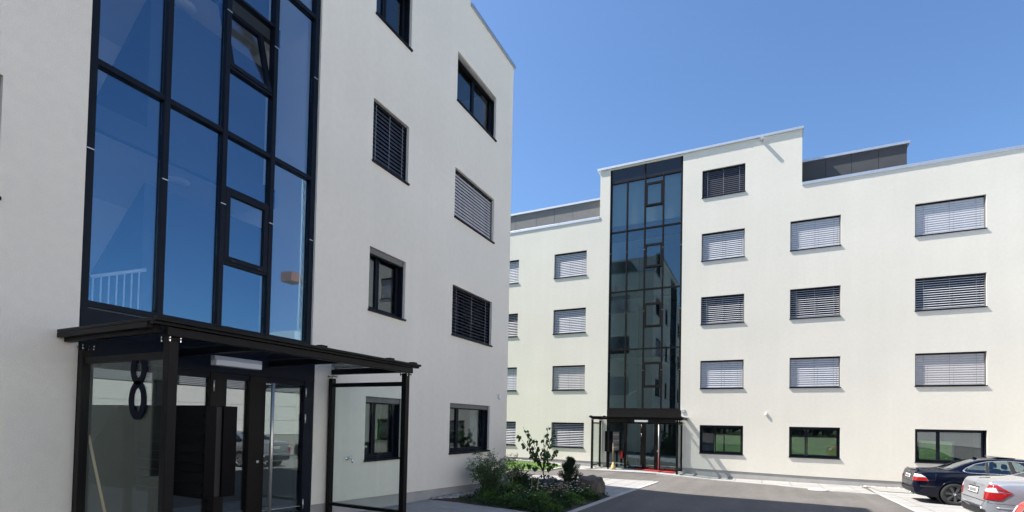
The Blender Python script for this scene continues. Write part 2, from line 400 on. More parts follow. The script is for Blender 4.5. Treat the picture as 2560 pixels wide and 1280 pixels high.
def window(parent, u0, u1, z0, z1, blind=None, slat='slat', split=0.34, fm='frame', curtain=None, bare=False, drop=0.0):
    m = M[fm]; W = u1 - u0; yf = 0.17
    fr = MB(); t = 0.055
    fr.box(u0, u0 + t, yf, yf + .07, z0, z1).box(u1 - t, u1, yf, yf + .07, z0, z1).box(u0 + t, u1 - t, yf, yf + .07, z1 - t, z1).box(u0 + t, u1 - t, yf, yf + .07, z0, z0 + t)
    win = fr.obj('window', m, parent)
    us = u0 + t + (W - 2 * t) * split
    s = MB(); st = 0.045
    for a, b in ((u0 + t + .004, us - .006), (us + .006, u1 - t - .004)):
        c, d = z0 + t + .004, z1 - t - .004; y0, y1 = yf - .015, yf + .05
        sh = MB().box(a, a + st, y0, y1, c, d).box(b - st, b, y0, y1, c, d).box(a + st, b - st, y0, y1, d - st, d).box(a + st, b - st, y0, y1, c, c + st)
        so = sh.obj('sash', m, win, bevel=0.004)
        box('pane', (a + st - .005, b - st + .005, yf + .015, yf + .025, c + st - .005, d - st + .005), M['glassW' if blind is None else 'glassD'], win)
    box('sill', (u0 - .015, u1 + .015, -0.042, yf, z0 - .032, z0 + .004), m, win, bevel=0.004)
    for a, b in ((u0 + .002, u0 + .03), (u1 - .03, u1 - .002)):
        box('guide_rail', (a, b, .06, .15, z0 + .006, z1 - .002), m if slat == 'slatD' or blind is None else M['clad'], win)
    if blind is None and not bare:
        box('blind_box', (u0 + .032, u1 - .032, .05, .15, z1 - .105, z1 - .002), M['clad'], win)
        box('blind_rail', (u0 + .032, u1 - .032, .065, .135, z1 - .128, z1 - .108), M['framebrown'], win)
    elif blind is not None:
        L = W - .07; uc = (u0 + u1) / 2; pitch = 0.086 if fm == 'frame' and parent.rotation_euler.z else 0.080; top = z1 - .075
        box('headrail', (u0 + .033, u1 - .033, .065, .145, z1 - .06, z1 - .003), m, win)
        n = int((top - (z0 + .05 + drop)) / pitch); me = slat_mesh(L, M[slat], (.060 if slat == 'slat' else .076) if blind < 55 else .085)
        for i in range(n + 1):
            tilt = blind + random.uniform(-1.2, 1.2)
            link('slat', me, win, (uc, .105, top - .02 - i * pitch), (R(tilt), 0, 0))
        zb_ = top - .02 - n * pitch - .045
        box('bottom_rail', (u0 + .035, u1 - .035, .075, .135, max(zb_ - .02, z0 + .006), max(zb_, z0 + .022)), M[slat], win)
        for k in (0.13, 0.5, 0.87):
            uu = u0 + W * k
            box('ladder_cord', (uu - .006, uu + .006, .058, .0595, zb_, z1 - .06), M['cord'], win)
    if curtain:
        for c0, c1, cm in curtain:
            mb = MB(); n = 26; a, b = u0 + W * c0, u0 + W * c1
            vs = []
            for i in range(n + 1):
                uu = a + (b - a) * i / n; y = .36 + .03 * math.sin(i * 1.9) + .012 * math.sin(i * 4.1)
                vs += [(uu, y, z0 + .03), (uu, y, z1 - .03)]
            mb.add(vs, [(2 * i, 2 * i + 2, 2 * i + 3, 2 * i + 1) for i in range(n)])
            o = mb.obj('curtain', cm, win, smooth=True); sm = o.modifiers.new('thickness', 'SOLIDIFY'); sm.thickness = 0.006
    return win

M['curtW'] = mat('curtain_white', (0.75, 0.74, 0.72), 0.9)
M['curtG'] = mat('curtain_green', (0.05, 0.28, 0.03), 0.9)

def glazing(parent, mull, trans, vents, toppanel, zbot, gm, fm, double_top):
    """stair curtain wall: mull = vertical centre lines, trans = transom heights, vents = (row bottom, row top) in bay 3"""
    root = MB().box(mull[0] - .05, mull[0] + .035, .035, .15, zbot, toppanel[1]).obj('stair_glazing', M[fm], parent)
    for u in mull[1:-1]: box('mullion', (u - .034, u + .034, .035, .16, zbot, toppanel[0] if u not in double_top else toppanel[1]), M[fm], root, bevel=.004)
    box('mullion', (mull[-1] - .035, mull[-1] + .05, .035, .15, zbot, toppanel[1]), M[fm], root)
    zs = [zbot] + trans
    for i in range(4):
        a, b = mull[i] + .036, mull[i + 1] - .036
        for k, z in enumerate(trans):
            box('transom', (a - .002, b + .002, .045, .15, z - .033, z + .033), M[fm], root)
        box('base_panel', (a, b, .07, .09, zbot, trans[0] - .033), M['panel'], root)
        for k in range(len(trans) - 1):
            c, d = trans[k] + .034, trans[k + 1] - .034
            vv = [v for v in vents if i == 2 and c < v[0] < d]
            if vv:
                v0, v1, tilt = vv[0]
                for p, q in ((c, v0 - .03), (v1 + .03, d)):
                    box('pane', (a, b, .095, .107, p, q), gm, root)
                box('transom', (a, b, .05, .15, v0 - .035, v0 - .002), M[fm], root); box('transom', (a, b, .05, .15, v1 + .002, v1 + .035), M[fm], root)
                t = .075
                vf = MB().box(a + .004, a + t, -.035, .035, 0, v1 - v0).box(b - t, b - .004, -.035, .035, 0, v1 - v0).box(a + t, b - t, -.035, .035, v1 - v0 - t, v1 - v0).box(a + t, b - t, -.035, .035, 0, t)
                so = vf.obj('vent_sash', M[fm], root, (0, .075, v0), (R(-tilt), 0, 0), bevel=.005)
                vo = MB().box(a + t - .01, b - t + .01, .0, .012, t - .01, v1 - v0 - t + .01).obj('pane', gm, root, (0, .075, v0), (R(-tilt), 0, 0))
                for uu in (a + .14, b - .14): box('vent_stop', (uu - .03, uu + .03, .03, .04, v0 + .012, v0 + .03), M['void'], root)
            else:
                box('pane', (a, b, .095, .107, c, d), gm, root)
    for a, b in ((mull[0], mull[2]), (mull[2], mull[4])):
        box('top_panel', (a + .036, b - .036, .06, .08, trans[-1] + .034, toppanel[1]), M['panel'], root)
    for u in mull:                                   # joint clips in the cap profiles
        for z in trans[1:-1]:
            box('joint_clip', (u - .036, u + .036, .031, .04, z - 1.025, z - 1.015), M['stainless'], root)
    return root

def stairs(parent, ua, ub, levels, y0, depth=3.7):
    """stairwell behind the glazing: pale walls, landings with dark edge beams, a solid dark stair cheek rising towards the glass on every storey"""
    zlo, zhi = levels[0] - 3, levels[-1] + 2.9
    MB().box(ua - .12, ua, .32, depth, zlo, zhi).obj('stairwell_wall', M['inner'], parent)
    box('stairwell_wall', (ub, ub + .12, .32, depth, zlo, zhi), M['inner'], parent)
    box('stairwell_wall', (ua - .12, ub + .12, depth, depth + .12, zlo, zhi), M['inner'], parent)
    box('stairwell_ceiling', (ua, ub, .32, depth, zhi - .2, zhi), M['inner'], parent)
    y1, yb = y0 + .12, depth - 1.0
    for z in levels:
        box('stair_landing', (ua, ub, y0 + .101, depth, z - .22, z), M['inner'], parent)
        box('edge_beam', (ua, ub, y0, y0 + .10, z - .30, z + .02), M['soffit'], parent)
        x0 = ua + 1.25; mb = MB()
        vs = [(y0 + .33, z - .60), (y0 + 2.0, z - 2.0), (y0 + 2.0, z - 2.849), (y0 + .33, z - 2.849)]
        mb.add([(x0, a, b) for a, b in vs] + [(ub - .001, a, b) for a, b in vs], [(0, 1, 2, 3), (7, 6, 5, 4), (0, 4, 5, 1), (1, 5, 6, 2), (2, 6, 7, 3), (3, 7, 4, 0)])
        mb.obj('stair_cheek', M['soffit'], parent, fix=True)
        MB().lathe([(0, -.05), (.10, -.045), (.15, -.02), (.16, 0)], 16, 'z', ((ua + ub) / 2 + .35, y0 + .7, z - .22)).obj('ceiling_lamp', M['white'], parent, smooth=True)
        if z == levels[1]:
            MB().tube([(ua + .60, y0 + .2, z - 2.17), (ua + 1.24, y0 + .2, z - 1.9)], .024, 8).obj('handrail', M['white'], parent, smooth=True)
            for k in range(7):
                uu = ua + .62 + k * .09; MB().tube([(uu, y0 + .2, z - 2.84), (uu, y0 + .2, z - 2.16 + k * .038)], .010, 5).obj('baluster', M['white'], parent)

def entrance(parent, X, ztop, zbot, fm, gm):
    """X: dict of horizontal stations in facade coordinates"""
    f = M[fm]
    root = box('entrance_door', (X['l0'], X['l1'], .0, .12, zbot, ztop), f, parent)
    box('door_frame', (X['r0'], X['r1'], .0, .12, zbot, ztop), f, root)
    box('lintel', (X['l0'] - .001, X['r1'] + .001, -.004, .125, ztop - .01, ztop + .55), f, root)
    box('mullion', (X['m0'], X['m1'], .0, .12, zbot, ztop - .012), f, root, .004)
    box('hinge_post', (X['p0'], X['p1'], -.005, .12, zbot, ztop - .012), M['framebrown'], root, .004)
    box('door_stile', (X['s0'], X['s1'], -.012, .07, zbot, ztop - .012), M['framebrown'], root, .004)
    for a, b in ((X['l1'], X['m0']), (X['m1'], X['p0']), (X['p1'], X['s0']), (X['s1'], X['r0'])):
        box('rail', (a + .001, b - .001, .01, .10, ztop - .09, ztop - .013), f, root); box('rail', (a + .001, b - .001, .01, .10, zbot, zbot + .12), f, root)
        box('pane', (a, b, .05, .062, zbot + .12, ztop - .09), gm, root)
    # pull handle, hinges, lock
    hx = X['h']
    MB().tube([(hx, -.09, zbot + .12), (hx, -.09, ztop - .1)], .026, 12).tube([(hx, -.09, ztop - .16), (hx - .05, .0, ztop - .16)], .011, 8).tube([(hx, -.09, zbot + .25), (hx - .05, .0, zbot + .25)], .011, 8).obj('pull_handle', M['stainless'], root, smooth=True)
    for xx in (X['p0'] + .04, X['r0'] + .02):
        for z in (ztop - .2, ztop - .62, zbot + .22):
            MB().tube([(xx, -.014, z - .075), (xx, -.014, z + .075)], .011, 8).obj('hinge', M['stainless'], root, smooth=True)
    MB().lathe([(0, -.02), (.02, -.018), (.024, -.01)], 12, 'y', (X['s0'] + .16, 0, zbot + .95)).obj('lock_cylinder', M['stainless'], root, smooth=True)
    return root

def shell(parent, u0, u1, zb, zt, depth, mw, storeys, core, garden=None):
    MB().box(u0, u0 + .3, .301, depth, zb, zt).obj('side_wall', mw, parent)
    if garden:
        MB().box(u1 - .3, u1, .301, depth, zb, zt).obj('side_wall', mw, parent)
        a, b, c, d = garden
        rw = box('rear_wall', (u0, u1, depth - .3, depth, d, zt - .001), mw, parent)
        box('rear_wall', (u0, a, depth - .3, depth, zb, d - .001), mw, parent); box('rear_wall', (b, u1, depth - .3, depth, zb, d - .001), mw, parent)
        box('rear_wall', (a + .001, b - .001, depth - .3, depth, zb, c), mw, parent)
        for k in range(4): box('garden_door_frame', (a + .6 + k * 3.4, a + .68 + k * 3.4, depth - .2, depth - .1, c, d), M['frame'], parent)
    else: MB().box(u0, u1, depth - .3, depth, zb, zt - .001).obj('rear_wall', mw, parent)
    box('roof_slab', (u0 + .3, u1 - .3, .31, depth - .3, zt - .75, zt - .45), M['clad'], parent)
    for n, z in enumerate(storeys):
        for a, b in ((u0 + .3, core[0]), (core[1], u1 - .3)):
            box('floor_slab', (a, b, .305, depth - .3 if garden and n < 2 and a > 0 - 4 else 4.6, z - .25, z), M['room'], parent)
    for k, (a, b) in enumerate(((u0 + .3, core[0]), (core[1], u1 - .3))):
        box('partition', (a, b, 4.6, 4.7, (storeys[1] if garden and k else zb), zt - .76), M['room'], parent)
    if garden: box('partition', (core[1] - .1, core[1], .31, depth - .3, zb, storeys[1]), M['room'], parent)

# ---------------- near block (in shade)
A = empty('apartment_building', (0, YA, ZO), 0, None, 'near off-white apartment block in shade with tall blue stair glazing', 'building', 'twin apartment blocks')
aw = -0.757
Arow = {r: (aw + (5 - r) * 2.85, aw + (5 - r) * 2.85 + 1.2026) for r in (1, 2, 3, 4, 5)}
Acol = {'m': (7.246, 8.32), 'r': (10.098, 12.059), 'l': (1.03, 2.10), 'k': (-2.6, -0.64)}
holesA = [(c[0], c[1], Arow[r][0], Arow[r][1]) for c in Acol.values() for r in (2, 3, 4, 5)]
GA = [2.845, 3.625, 4.385, 5.145, 5.905]
zbA = lambda u: -1.43 - 0.034 * (u - 6.2)
holesA += [(2.79, 5.96, .95, 12.0), (2.79, 6.03, -9, .95)]
UA0, UA1, ZTA = -4.4, 13.08, 10.50
holesA = [h if h[2] > -8 else (h[0], h[1], -1.9, h[3]) for h in holesA]
wall_grid('wall', [UA0, UA1, 2.3, 10.62], [-1.9, ZTA, 12.35], lambda u, z: z < ZTA or 2.3 < u < 10.62, holesA, zbA, M['stuccoA'], A)
zf = [Arow[r][0] - .85 for r in (5, 4, 3, 2)]
shell(A, UA0, UA1, -2.2, ZTA, 13.0, M['stuccoA'], zf, (2.6, 6.15))
# gable wall with its own windows (seen in the far glazing)
gab = MB(); gh = [(1.6, 3.0), (6.0, 7.7)]
ys = [0, 1.6, 3.0, 6.0, 7.7, 13.0]; zs_ = [-2.2] + sorted(sum([list(Arow[r]) for r in (2, 3, 4, 5)], [])) + [ZTA]
for a, b in zip(ys, ys[1:]):
    for c, d in zip(zs_, zs_[1:]):
        hole = (a, b) in gh and any(abs(c - Arow[r][0]) < 1e-6 for r in (2, 3, 4, 5))
        if not hole: gab.quad((UA1, a, c), (UA1, b, c), (UA1, b, d), (UA1, a, d))
        else:
            gab.quad((UA1 - .12, a, c), (UA1 - .12, b, c), (UA1 - .12, b, d), (UA1 - .12, a, d))
            gab.quad((UA1, a, c), (UA1, a, d), (UA1 - .12, a, d), (UA1 - .12, a, c)); gab.quad((UA1, b, c), (UA1 - .12, b, c), (UA1 - .12, b, d), (UA1, b, d))
            gab.quad((UA1, a, c), (UA1 - .12, a, c), (UA1 - .12, b, c), (UA1, b, c)); gab.quad((UA1, a, d), (UA1, b, d), (UA1 - .12, b, d), (UA1 - .12, a, d))
gab.obj('gable_wall', M['stuccoA'], A)
for a, b in gh:
    for r in (2, 3, 4, 5):
        c, d = Arow[r]
        wo_ = box('gable_window', (UA1 - .11, UA1 - .07, a, b, c, d), M['frame'], A)
        for i in range(15): box('slat', (UA1 - .068, UA1 - .05, a + .04, b - .04, c + .05 + i * .075, c + .105 + i * .075), M['slatD'] if r % 2 else M['slat'], wo_)
def plinth(parent, segs, zlo, yb):
    for a, b, za, zb_ in segs:
        MB().hexa([(a, .025, zlo), (b, .025, zlo), (b, yb, zlo), (a, yb, zlo), (a, .025, za), (b, .025, zb_), (b, yb, zb_), (a, yb, za)]).obj('plinth', M['plinth'], parent)
plinth(A, [(UA0, 2.79, zbA(UA0) + .01, zbA(2.79) + .01), (6.03, UA1 - .025, zbA(6.03) + .01, zbA(UA1) + .01)], -2.9, .29)
box('gable_plinth', (UA1 - .3, UA1 - .026, .30, 12.9, -2.9, zbA(UA1) + .005), M['plinth'], A)
mb = MB().box(10.62, UA1 + .05, -.05, .32, ZTA, ZTA + .075).box(UA1 - .32, UA1 + .05, .32, 13.05, ZTA, ZTA + .075)
mb.obj('roof_coping', M['zincA'], A)
box('roof_coping', (2.25, 10.67, -.055, .32, 12.35, 12.44), M['zincA'], A)
MB().box(2.3, 10.62, .31, 9, ZTA - .4, 12.34).obj('roof_tower', M['stuccoA'], A)
mb = MB().box(10.7, 13.0, 1.6, 12, ZTA - .4, 11.4); mb.obj('penthouse', M['cladD'], A)
# windows
sA = dict(slat='slatD')
window(A, *Acol['m'], *Arow[2], split=.36)
window(A, *Acol['m'], *Arow[3], blind=64, **sA)
window(A, *Acol['m'], *Arow[4], split=.36, curtain=[(.30, .62, M['curtW'])])
window(A, *Acol['m'], *Arow[5], split=.36, curtain=[(.34, .56, M['curtW']), (.58, .78, M['curtG'])])
window(A, *Acol['r'], *Arow[2], split=.5)
window(A, *Acol['r'], *Arow[3], blind=66, slat='slatL')
window(A, *Acol['r'], *Arow[4], blind=40, **sA)
window(A, *Acol['r'], *Arow[5], split=.28, curtain=[(.78, .95, M['curtW'])])
for r in (2, 3, 4): window(A, *Acol['l'], *Arow[r], split=.5)
for h in (Acol['l'] + Arow[5],) + tuple(Acol['k'] + Arow[r] for r in (2, 3, 4, 5)): box('window', (h[0], h[1], .15, .2, h[2], h[3]), M['panel'], A)
glazing(A, GA, [1.235, 3.975, 6.70, 9.55, 11.6], [(2.18, 3.19, 0), (4.93, 5.97, 15), (7.7, 8.75, 0)], (11.6, 12.0), .95, M['glassA'], 'frame', (GA[2],))
stairs(A, 2.8, 5.95, [1.12, 3.97, 6.82, 9.67], 1.0)
entrance(A, dict(l0=2.80, l1=2.94, m0=3.60, m1=3.68, p0=4.27, p1=4.50, s0=4.85, s1=5.11, r0=5.83, r1=6.02, h=5.17), .62, -1.60, 'frame', M['glassE'])

# ---------------- far block (sunlit): facade coordinate u = -Y
B = empty('apartment_building', (XB, 0, ZO), R(-90), None, 'sunlit cream apartment block with striped blinds and raised stair tower across the drive', 'building', 'twin apartment blocks')
bw = -1.168
Brow = {r: (bw + (5 - r) * 2.85, bw + (5 - r) * 2.85 + 1.234) for r in (1, 2, 3, 4, 5)}
Bcol = [(-13.3, -11.56), (-9.558, -7.84), (-2.494, -.74), (.986, 2.763), (5.137, 7.2)]
holesB = [(*Bcol[c], *Brow[r]) for c in range(5) for r in (2, 3, 4, 5)] + [(*Bcol[2], *Brow[1])]
GB = [-6.65, -5.87, -5.03, -4.19, -3.375]
zbB = lambda u: -1.79 if u < -8 else (-1.79 - .0143 * (u + 8) if u < 2 else -1.933)
holesB += [(-6.70, -3.32, .42, 12.36), (-6.70, -3.28, -2.2, .42)]
UB0, UB1, ZTB = -16.0, 10.6, 10.06
wall_grid('wall', [UB0, UB1, -7.2, 1.40], [-2.2, ZTB, 12.42], lambda u, z: z < ZTB or -7.2 < u < 1.40, holesB, zbB, M['stuccoB'], B)
shell(B, UB0, UB1, -2.6, ZTB, 12.5, M['stuccoB'], [Brow[r][0] - .85 for r in (5, 4, 3, 2)], (-6.85, -3.15), garden=(-2.9, 9.5, -2.0, -.55))
MB().box(-7.2, 1.40, .301, 8.6, ZTB - .4, 12.41).obj('roof_tower', M['stuccoB'], B)
plinth(B, [(UB0, -8, zbB(-9) + .01, zbB(-8) + .01), (-8, -6.70, zbB(-8) + .01, zbB(-6.7) + .01), (-3.28, 2, zbB(-3.28) + .01, zbB(2) + .01), (2, UB1, zbB(2) + .01, zbB(3) + .01)], -2.9, .29)
def coping(parent, a, b, z, h, ov, seg=2.4):
    n = max(1, round((b - a) / seg)); d = (b - a) / n
    for i in range(n):
        box('roof_coping', (a + d * i + .004, a + d * (i + 1) - .004, -ov, .36, z, z + h), M['zinc'], parent, .006)
        if i: box('coping_joint', (a + d * i - .03, a + d * i + .03, -ov - .004, .365, z - .004, z + h + .004), M['zinc'], parent)
coping(B, UB0, -7.2, ZTB, .125, .035); coping(B, 1.40, UB1, ZTB, .125, .035); coping(B, -7.34, 1.46, 12.42, .105, .075)
box('tower_coping', (1.40, 1.46, .365, 8.65, 12.42, 12.52), M['zinc'], B); box('tower_coping', (-7.26, -7.20, .365, 8.65, 12.42, 12.52), M['zinc'], B)
def penthouse(a, b, edges, m, label):
    ph = box('penthouse', (a, b, .85, 8, ZTB - .3, 11.36), M['cladD'], B)
    for p, q in zip(edges, edges[1:]): box('cladding_panel', (p + .006, q - .006, .80, .849, ZTB - .2, 11.355), m, ph)
    box('roof_edge', (a - .04, b + .08, .72, 8.05, 11.36, 11.46), M['zinc'], ph)
    return ph
penthouse(1.401, 5.06, [1.405, 2.30, 3.22, 4.13, 5.06], M['cladD'], '')
p2 = penthouse(-15.6, -7.201, [-15.6, -14.6, -13.5, -12.2, -10.95, -9.92, -8.9, -7.21], M['clad'], '')
for a, b in ((-12.15, -10.98), (-8.86, -7.22)): box('slot_window', (a, b, .79, .83, ZTB + .1, ZTB + .30), M['void'], p2)
sides = 'clad'
bl = [(0, 2, 70, 'slat'), (0, 3, 34, 'slat'), (0, 4, 72, 'slat'), (0, 5, 30, 'slat'), (1, 2, 66, 'slat'), (1, 3, 60, 'slat'), (1, 4, 74, 'slatL'), (1, 5, 30, 'slat'),
      (2, 1, 72, 'slatD'), (2, 2, 68, 'slat'), (2, 3, 32, 'slat'), (2, 4, 68, 'slat'), (3, 2, 78, 'slat'), (3, 3, 28, 'slat'), (3, 4, 68, 'slat'),
      (4, 2, 82, 'slat'), (4, 3, 36, 'slat'), (4, 4, 80, 'slatL')]
done = set()
for c, r, t, s in bl: window(B, *Bcol[c], *Brow[r], blind=t, slat=s, drop=.06 if (c, r) in ((2, 4), (2, 1)) else 0); done.add((c, r))
for c in (2, 3, 4): window(B, *Bcol[c], *Brow[5], split=.34, bare=True)
glazing(B, GB, [.765, 3.59, 6.385, 9.29, 11.69], [(1.80, 2.92, 0), (4.62, 5.70, 0), (7.42, 8.48, 0), (10.33, 11.40, 0)], (11.69, 12.36), .42, M['glassB'], 'framebrown', (GB[2],))
stairs(B, -6.68, -3.34, [.70, 3.55, 6.40, 9.25], .40)
entrance(B, dict(l0=-6.70, l1=-6.57, m0=-5.85, m1=-5.76, p0=-5.08, p1=-4.85, s0=-4.46, s1=-4.20, r0=-3.48, r1=-3.285, h=-4.24), .16, -2.13, 'framebrown', M['glassB'])

# ------------------------------------------------------------------ entrance canopies
def canopy(loc, rotz, xl, xr, pl, pr, yf, zr, zg, label, number=False):
    """local frame: x along facade, y outwards negative; yf = front depth"""
    c = empty('entrance_canopy', loc, rotz, None, label, 'canopy', 'glazed entrance canopies')
    s = M['steel']
    box('roof_glass', (xl + .02, xr - .02, -yf - .10, -.002, zr + .120, zr + .132), M['glassR'], c)
    box('roof_edge', (xl, xr, -yf - .14, -yf - .05, zr + .1125, zr + .145), s, c, .004)
    for x in (xl, xr - .05): box('roof_edge', (x, x + .05, -yf - .049, -.002, zr + .1125, zr + .145), s, c, .004)
    box('fascia', (xl + .14, xr - .1, -yf - .06, -yf + .02, zr, zr + .085), s, c, .006)
    box('gutter', (xl, xr + .0, -yf - .10, -yf - .03, zr + .087, zr + .112), s, c)
    for x in (xl + .06, xr - .12):
        box('side_beam', (x, x + .07, -yf + .021, -.004, zr + .02, zr + .108), s, c, .006)
    box('edge_profile', (xl, xl + .05, -yf + .02, -.003, zr + .06, zr + .109), s, c)
    for k in (.33, .66):
        x = xl + (xr - xl) * k
        box('cross_beam', (x - .03, x + .03, -yf + .022, -.004, zr + .03, zr + .108), s, c)
    for k in (.02, .17, .50, .83, .97):
        x = xl + (xr - xl) * k
        box('roof_clip', (x - .05, x + .05, -yf - .11, -yf - .02, zr + .146, zr + .172), s, c)
    for x, nm in ((pl, 0), (pr, 1)):
        p = box('post', (x - .045, x + .045, -yf, -yf + .09, zg[0], zr), s, c, .006)
        box('wall_post', (x - .045, x + .045, -.11, -.03, zg[0] + .03, zr - .05), s, c, .006)
        box('panel_frame', (x - .03, x + .03, -yf + .091, -.111, zr - .20, zr - .135), s, c)
        box('panel_frame', (x - .03, x + .03, -yf + .091, -.111, zg[0] + .16, zg[0] + .21), s, c)
        box('glass_panel', (x - .005, x + .005, -yf + .085, -.105, zg[0] + .20, zr - .14), M['glassC'], c)
        for yy in (-yf - .02, -yf + .11, -.13, -.02):
            box('bracket', (x - .055, x + .055, yy - .008, yy + .008, zr - .026, zr - .012), s, c)
            for dx in (-.048, .048):
                MB().tube([(x + dx, yy, zr - .045), (x + dx, yy, zr + .004)], .008, 6).obj('bolt', M['chrome'], c)
        box('footing', (x - .15, x + .15, -yf - .10, -yf + .20, zg[0] - .30, zg[0] - .001), M['kerb'], c, .012)
        box('footing', (x - .12, x + .12, -.20, -.02, zg[0] - .30, zg[0] + .028), M['kerb'], c, .012)
    return c

cA = canopy((0, YA, ZO), 0, 2.60, 6.50, 2.83, 6.35, 1.68, .745, (-1.62, -1.62), 'dark steel and glass porch with a number 8 at the shaded near entrance')
cB = canopy((XB, 0, ZO), R(-90), -7.12, -2.96, -7.0, -3.25, 1.36, .235, (-2.06, -2.06), 'dark steel and glass porch over the red mat of the sunlit far entrance')
# lamp strips under the canopy roofs
for par, x0, x1, y0, y1, z in ((cA, 3.98, 4.62, -.56, -.44, .70), (cB, -5.32, -4.72, -.24, -.12, .20)):
    o = box('strip_lamp', (x0, x1, y0, y1, z - .05, z + .02), M['white'], par, .008)
    o.name = 'strip_lamp'
    box('lamp_housing', (x0 - .012, x1 + .012, y0 + .02, y1 - .02, z + .021, z + .07), M['greyplastic'], par)
# the number 8 on the side pane (two stacked rings)
mb = MB()
def ring(cy, cz, ry, rz, ty, tz, n=40):
    vs = []
    for k in range(n):
        t = 2 * math.pi * k / n
        for (a, b) in ((ry, rz), (ry - ty, rz - tz)):
            for x in (2.813, 2.8235): vs.append((x, cy + a * math.cos(t), cz + b * math.sin(t)))
    fs = []
    for k in range(n):
        a, b = k * 4, ((k + 1) % n) * 4
        fs += [(a, b, b + 2, a + 2), (a + 1, a + 3, b + 3, b + 1), (a, a + 1, b + 1, b), (a + 2, b + 2, b + 3, a + 3)]
    mb.add(vs, fs)
ring(-1.13, .46, .135, .16, .080, .072); ring(-1.13, .15, .152, .195, .086, .074)
mb.obj('house_number', M['navy'], cA, smooth=False, fix=True)

# ------------------------------------------------------------------ mailboxes, broom, extinguisher and other small things
def mailbox(loc, rotz, label, w, d, h, leg):
    """w along local y (outwards from wall), d across; door faces +x"""
    m = empty('mailbox_cabinet', loc, rotz, None, label, 'mailbox', 'mailbox cabinets by the doors')
    s = M['box']
    box('back_box', (0, .12, -w, 0, leg, leg + h), s, m, .006)
    box('spacer', (.121, .199, -w + .03, -.02, leg + .01, leg + h - .01), M['void'], m)
    box('front_box', (.20, .36, -w, 0, leg, leg + h), s, m, .006)
    n = 9
    for i in range(n): box('rib', (-.012, -.001, -w + .02, -.02, leg + .03 + i * (h - .05) / n, leg + .06 + i * (h - .05) / n), M['box'], m)
    for i in range(3):
        for k in range(4):
            a = -w + .03 + k * (w - .05) / 4; z0 = leg + .03 + i * (h - .05) / 3
            dr = box('letter_door', (.361, .374, a, a + (w - .05) / 4 - .012, z0, z0 + (h - .05) / 3 - .012), M['clad'], m, .003)
            box('name_plate', (.375, .378, a + .05, a + .16, z0 + .14, z0 + .175), M['white'], dr)
            MB().lathe([(0, .386), (.010, .385), (.012, .375)], 8, 'x', (0, a + .19, z0 + .09)).obj('lock', M['stainless'], dr)
    for y in (-w + .12, -.15):
        box('leg', (.10, .17, y - .035, y + .035, 0, leg), s, m); box('foot', (.0, .28, y - .10, y + .10, -.12, .012), M['kerb'], m, .01)
    return m
mailbox((3.36, 6.58, .62), 0, 'black mailbox cabinet behind the glass of the shaded near porch', 1.27, .38, 1.0, .70)
mailbox((XB - .12, 6.42, .13), R(-90), 'grey mailbox cabinet with rows of letter doors in the far porch', 1.15, .38, .93, .85)

def broom(p, q, head, label, upside=False):
    b = empty('broom', p, 0, None, label, 'broom')
    d = Vector(q) - Vector(p)
    MB().tube([(0, 0, 0), d], .014, 8).obj('handle', M['wood'], b, smooth=True)
    mb = MB(); base = d if upside else Vector((0, 0, 0)); dr = d.normalized() * (1 if upside else -1)
    mb.tube([base - dr * .05, base + dr * .06, base + dr * .16, base + dr * .38], [.02, .055, .10, .14], 14)
    o = mb.obj('bristles', M['straw'], b, smooth=True)
    return b
bx, by = 22.45, 6.02
broom((bx, by, .13 + .34), (bx + .03, by + .03, .13 + 1.25), 0, 'straw broom leaning under the mailbox of the far porch')
broom((2.98, 6.34, .62 + .36), (2.885, 6.60, 1.97), 0, 'wooden broom leaning inside the side pane of the near porch')

def extinguisher(loc, h, label):
    e = empty('fire_extinguisher', loc, 0, None, label, 'extinguisher', 'red fire extinguishers')
    r = h * .17
    MB().lathe([(0, 0), (r * .9, 0), (r, .02), (r, h * .72), (r * .8, h * .82), (r * .35, h * .88), (r * .3, h * .92), (0, h * .92)], 20).obj('cylinder', M['redpaint'], e, smooth=True)
    MB().box(-.02, .02, -.05, .03, h * .92, h * .96).box(-.012, .012, -.10, .02, h * .965, h).obj('valve', M['void'], e)
    MB().tube([(0, .03, h * .93), (r * 1.2, .06, h * .8), (r * 1.25, .03, h * .35)], .012, 6).obj('hose', M['void'], e, smooth=True)
extinguisher((XB - .10, 5.95, .62), .42, 'red extinguisher hung low on the frame behind the far mailbox legs')
extinguisher((XB + .52, 6.48, 6.401 + ZO), .50, 'red extinguisher on a landing behind the far stair glazing')

mb = MB()
mm = [(22.85, 5.22), (22.85, 3.50), (23.66, 3.48), (23.66, 5.22)]
mo = mb.hexa([(x, y, G(x, y) + .008) for x, y in mm][::-1] + [(x, y, G(x, y) + .03) for x, y in mm][::-1]).obj('doormat', M['red'], fix=True)
tag(mo, 'red doormat on the slabs before the far entrance door', 'doormat')

# tap, sensors, spout
t = empty('outdoor_tap', (6.81, YA, -.70 + ZO), 0, None, 'chrome outdoor tap on the near wall seen through the porch pane', 'tap')
MB().lathe([(0, -.012), (.034, -.010), (.036, -.001)], 16, 'y').obj('wall_flange', M['chrome'], t, smooth=True)
MB().tube([(0, -.005, 0), (0, -.10, 0), (0, -.12, -.012), (0, -.125, -.075)], .015, 10).obj('spout', M['chrome'], t, smooth=True)
MB().tube([(0, -.075, 0), (0, -.075, .04)], .010, 8).tube([(-.04, -.075, .04), (.04, -.075, .04)], .009, 8).obj('handle', M['chrome'], t, smooth=True)
def fixture(name, b, parent_loc, rot, label, cat, m):
    o = MB().box(*b).obj(name, m, None, parent_loc, (0, 0, rot), bevel=.012); return tag(o, label, cat)
fixture('wall_sensor', (-.045, .045, -.07, -.001, -.075, .075), (12.55, YA, .73 + ZO), 0, 'small white sensor on the shaded near wall above its corner window', 'sensor', M['white'])
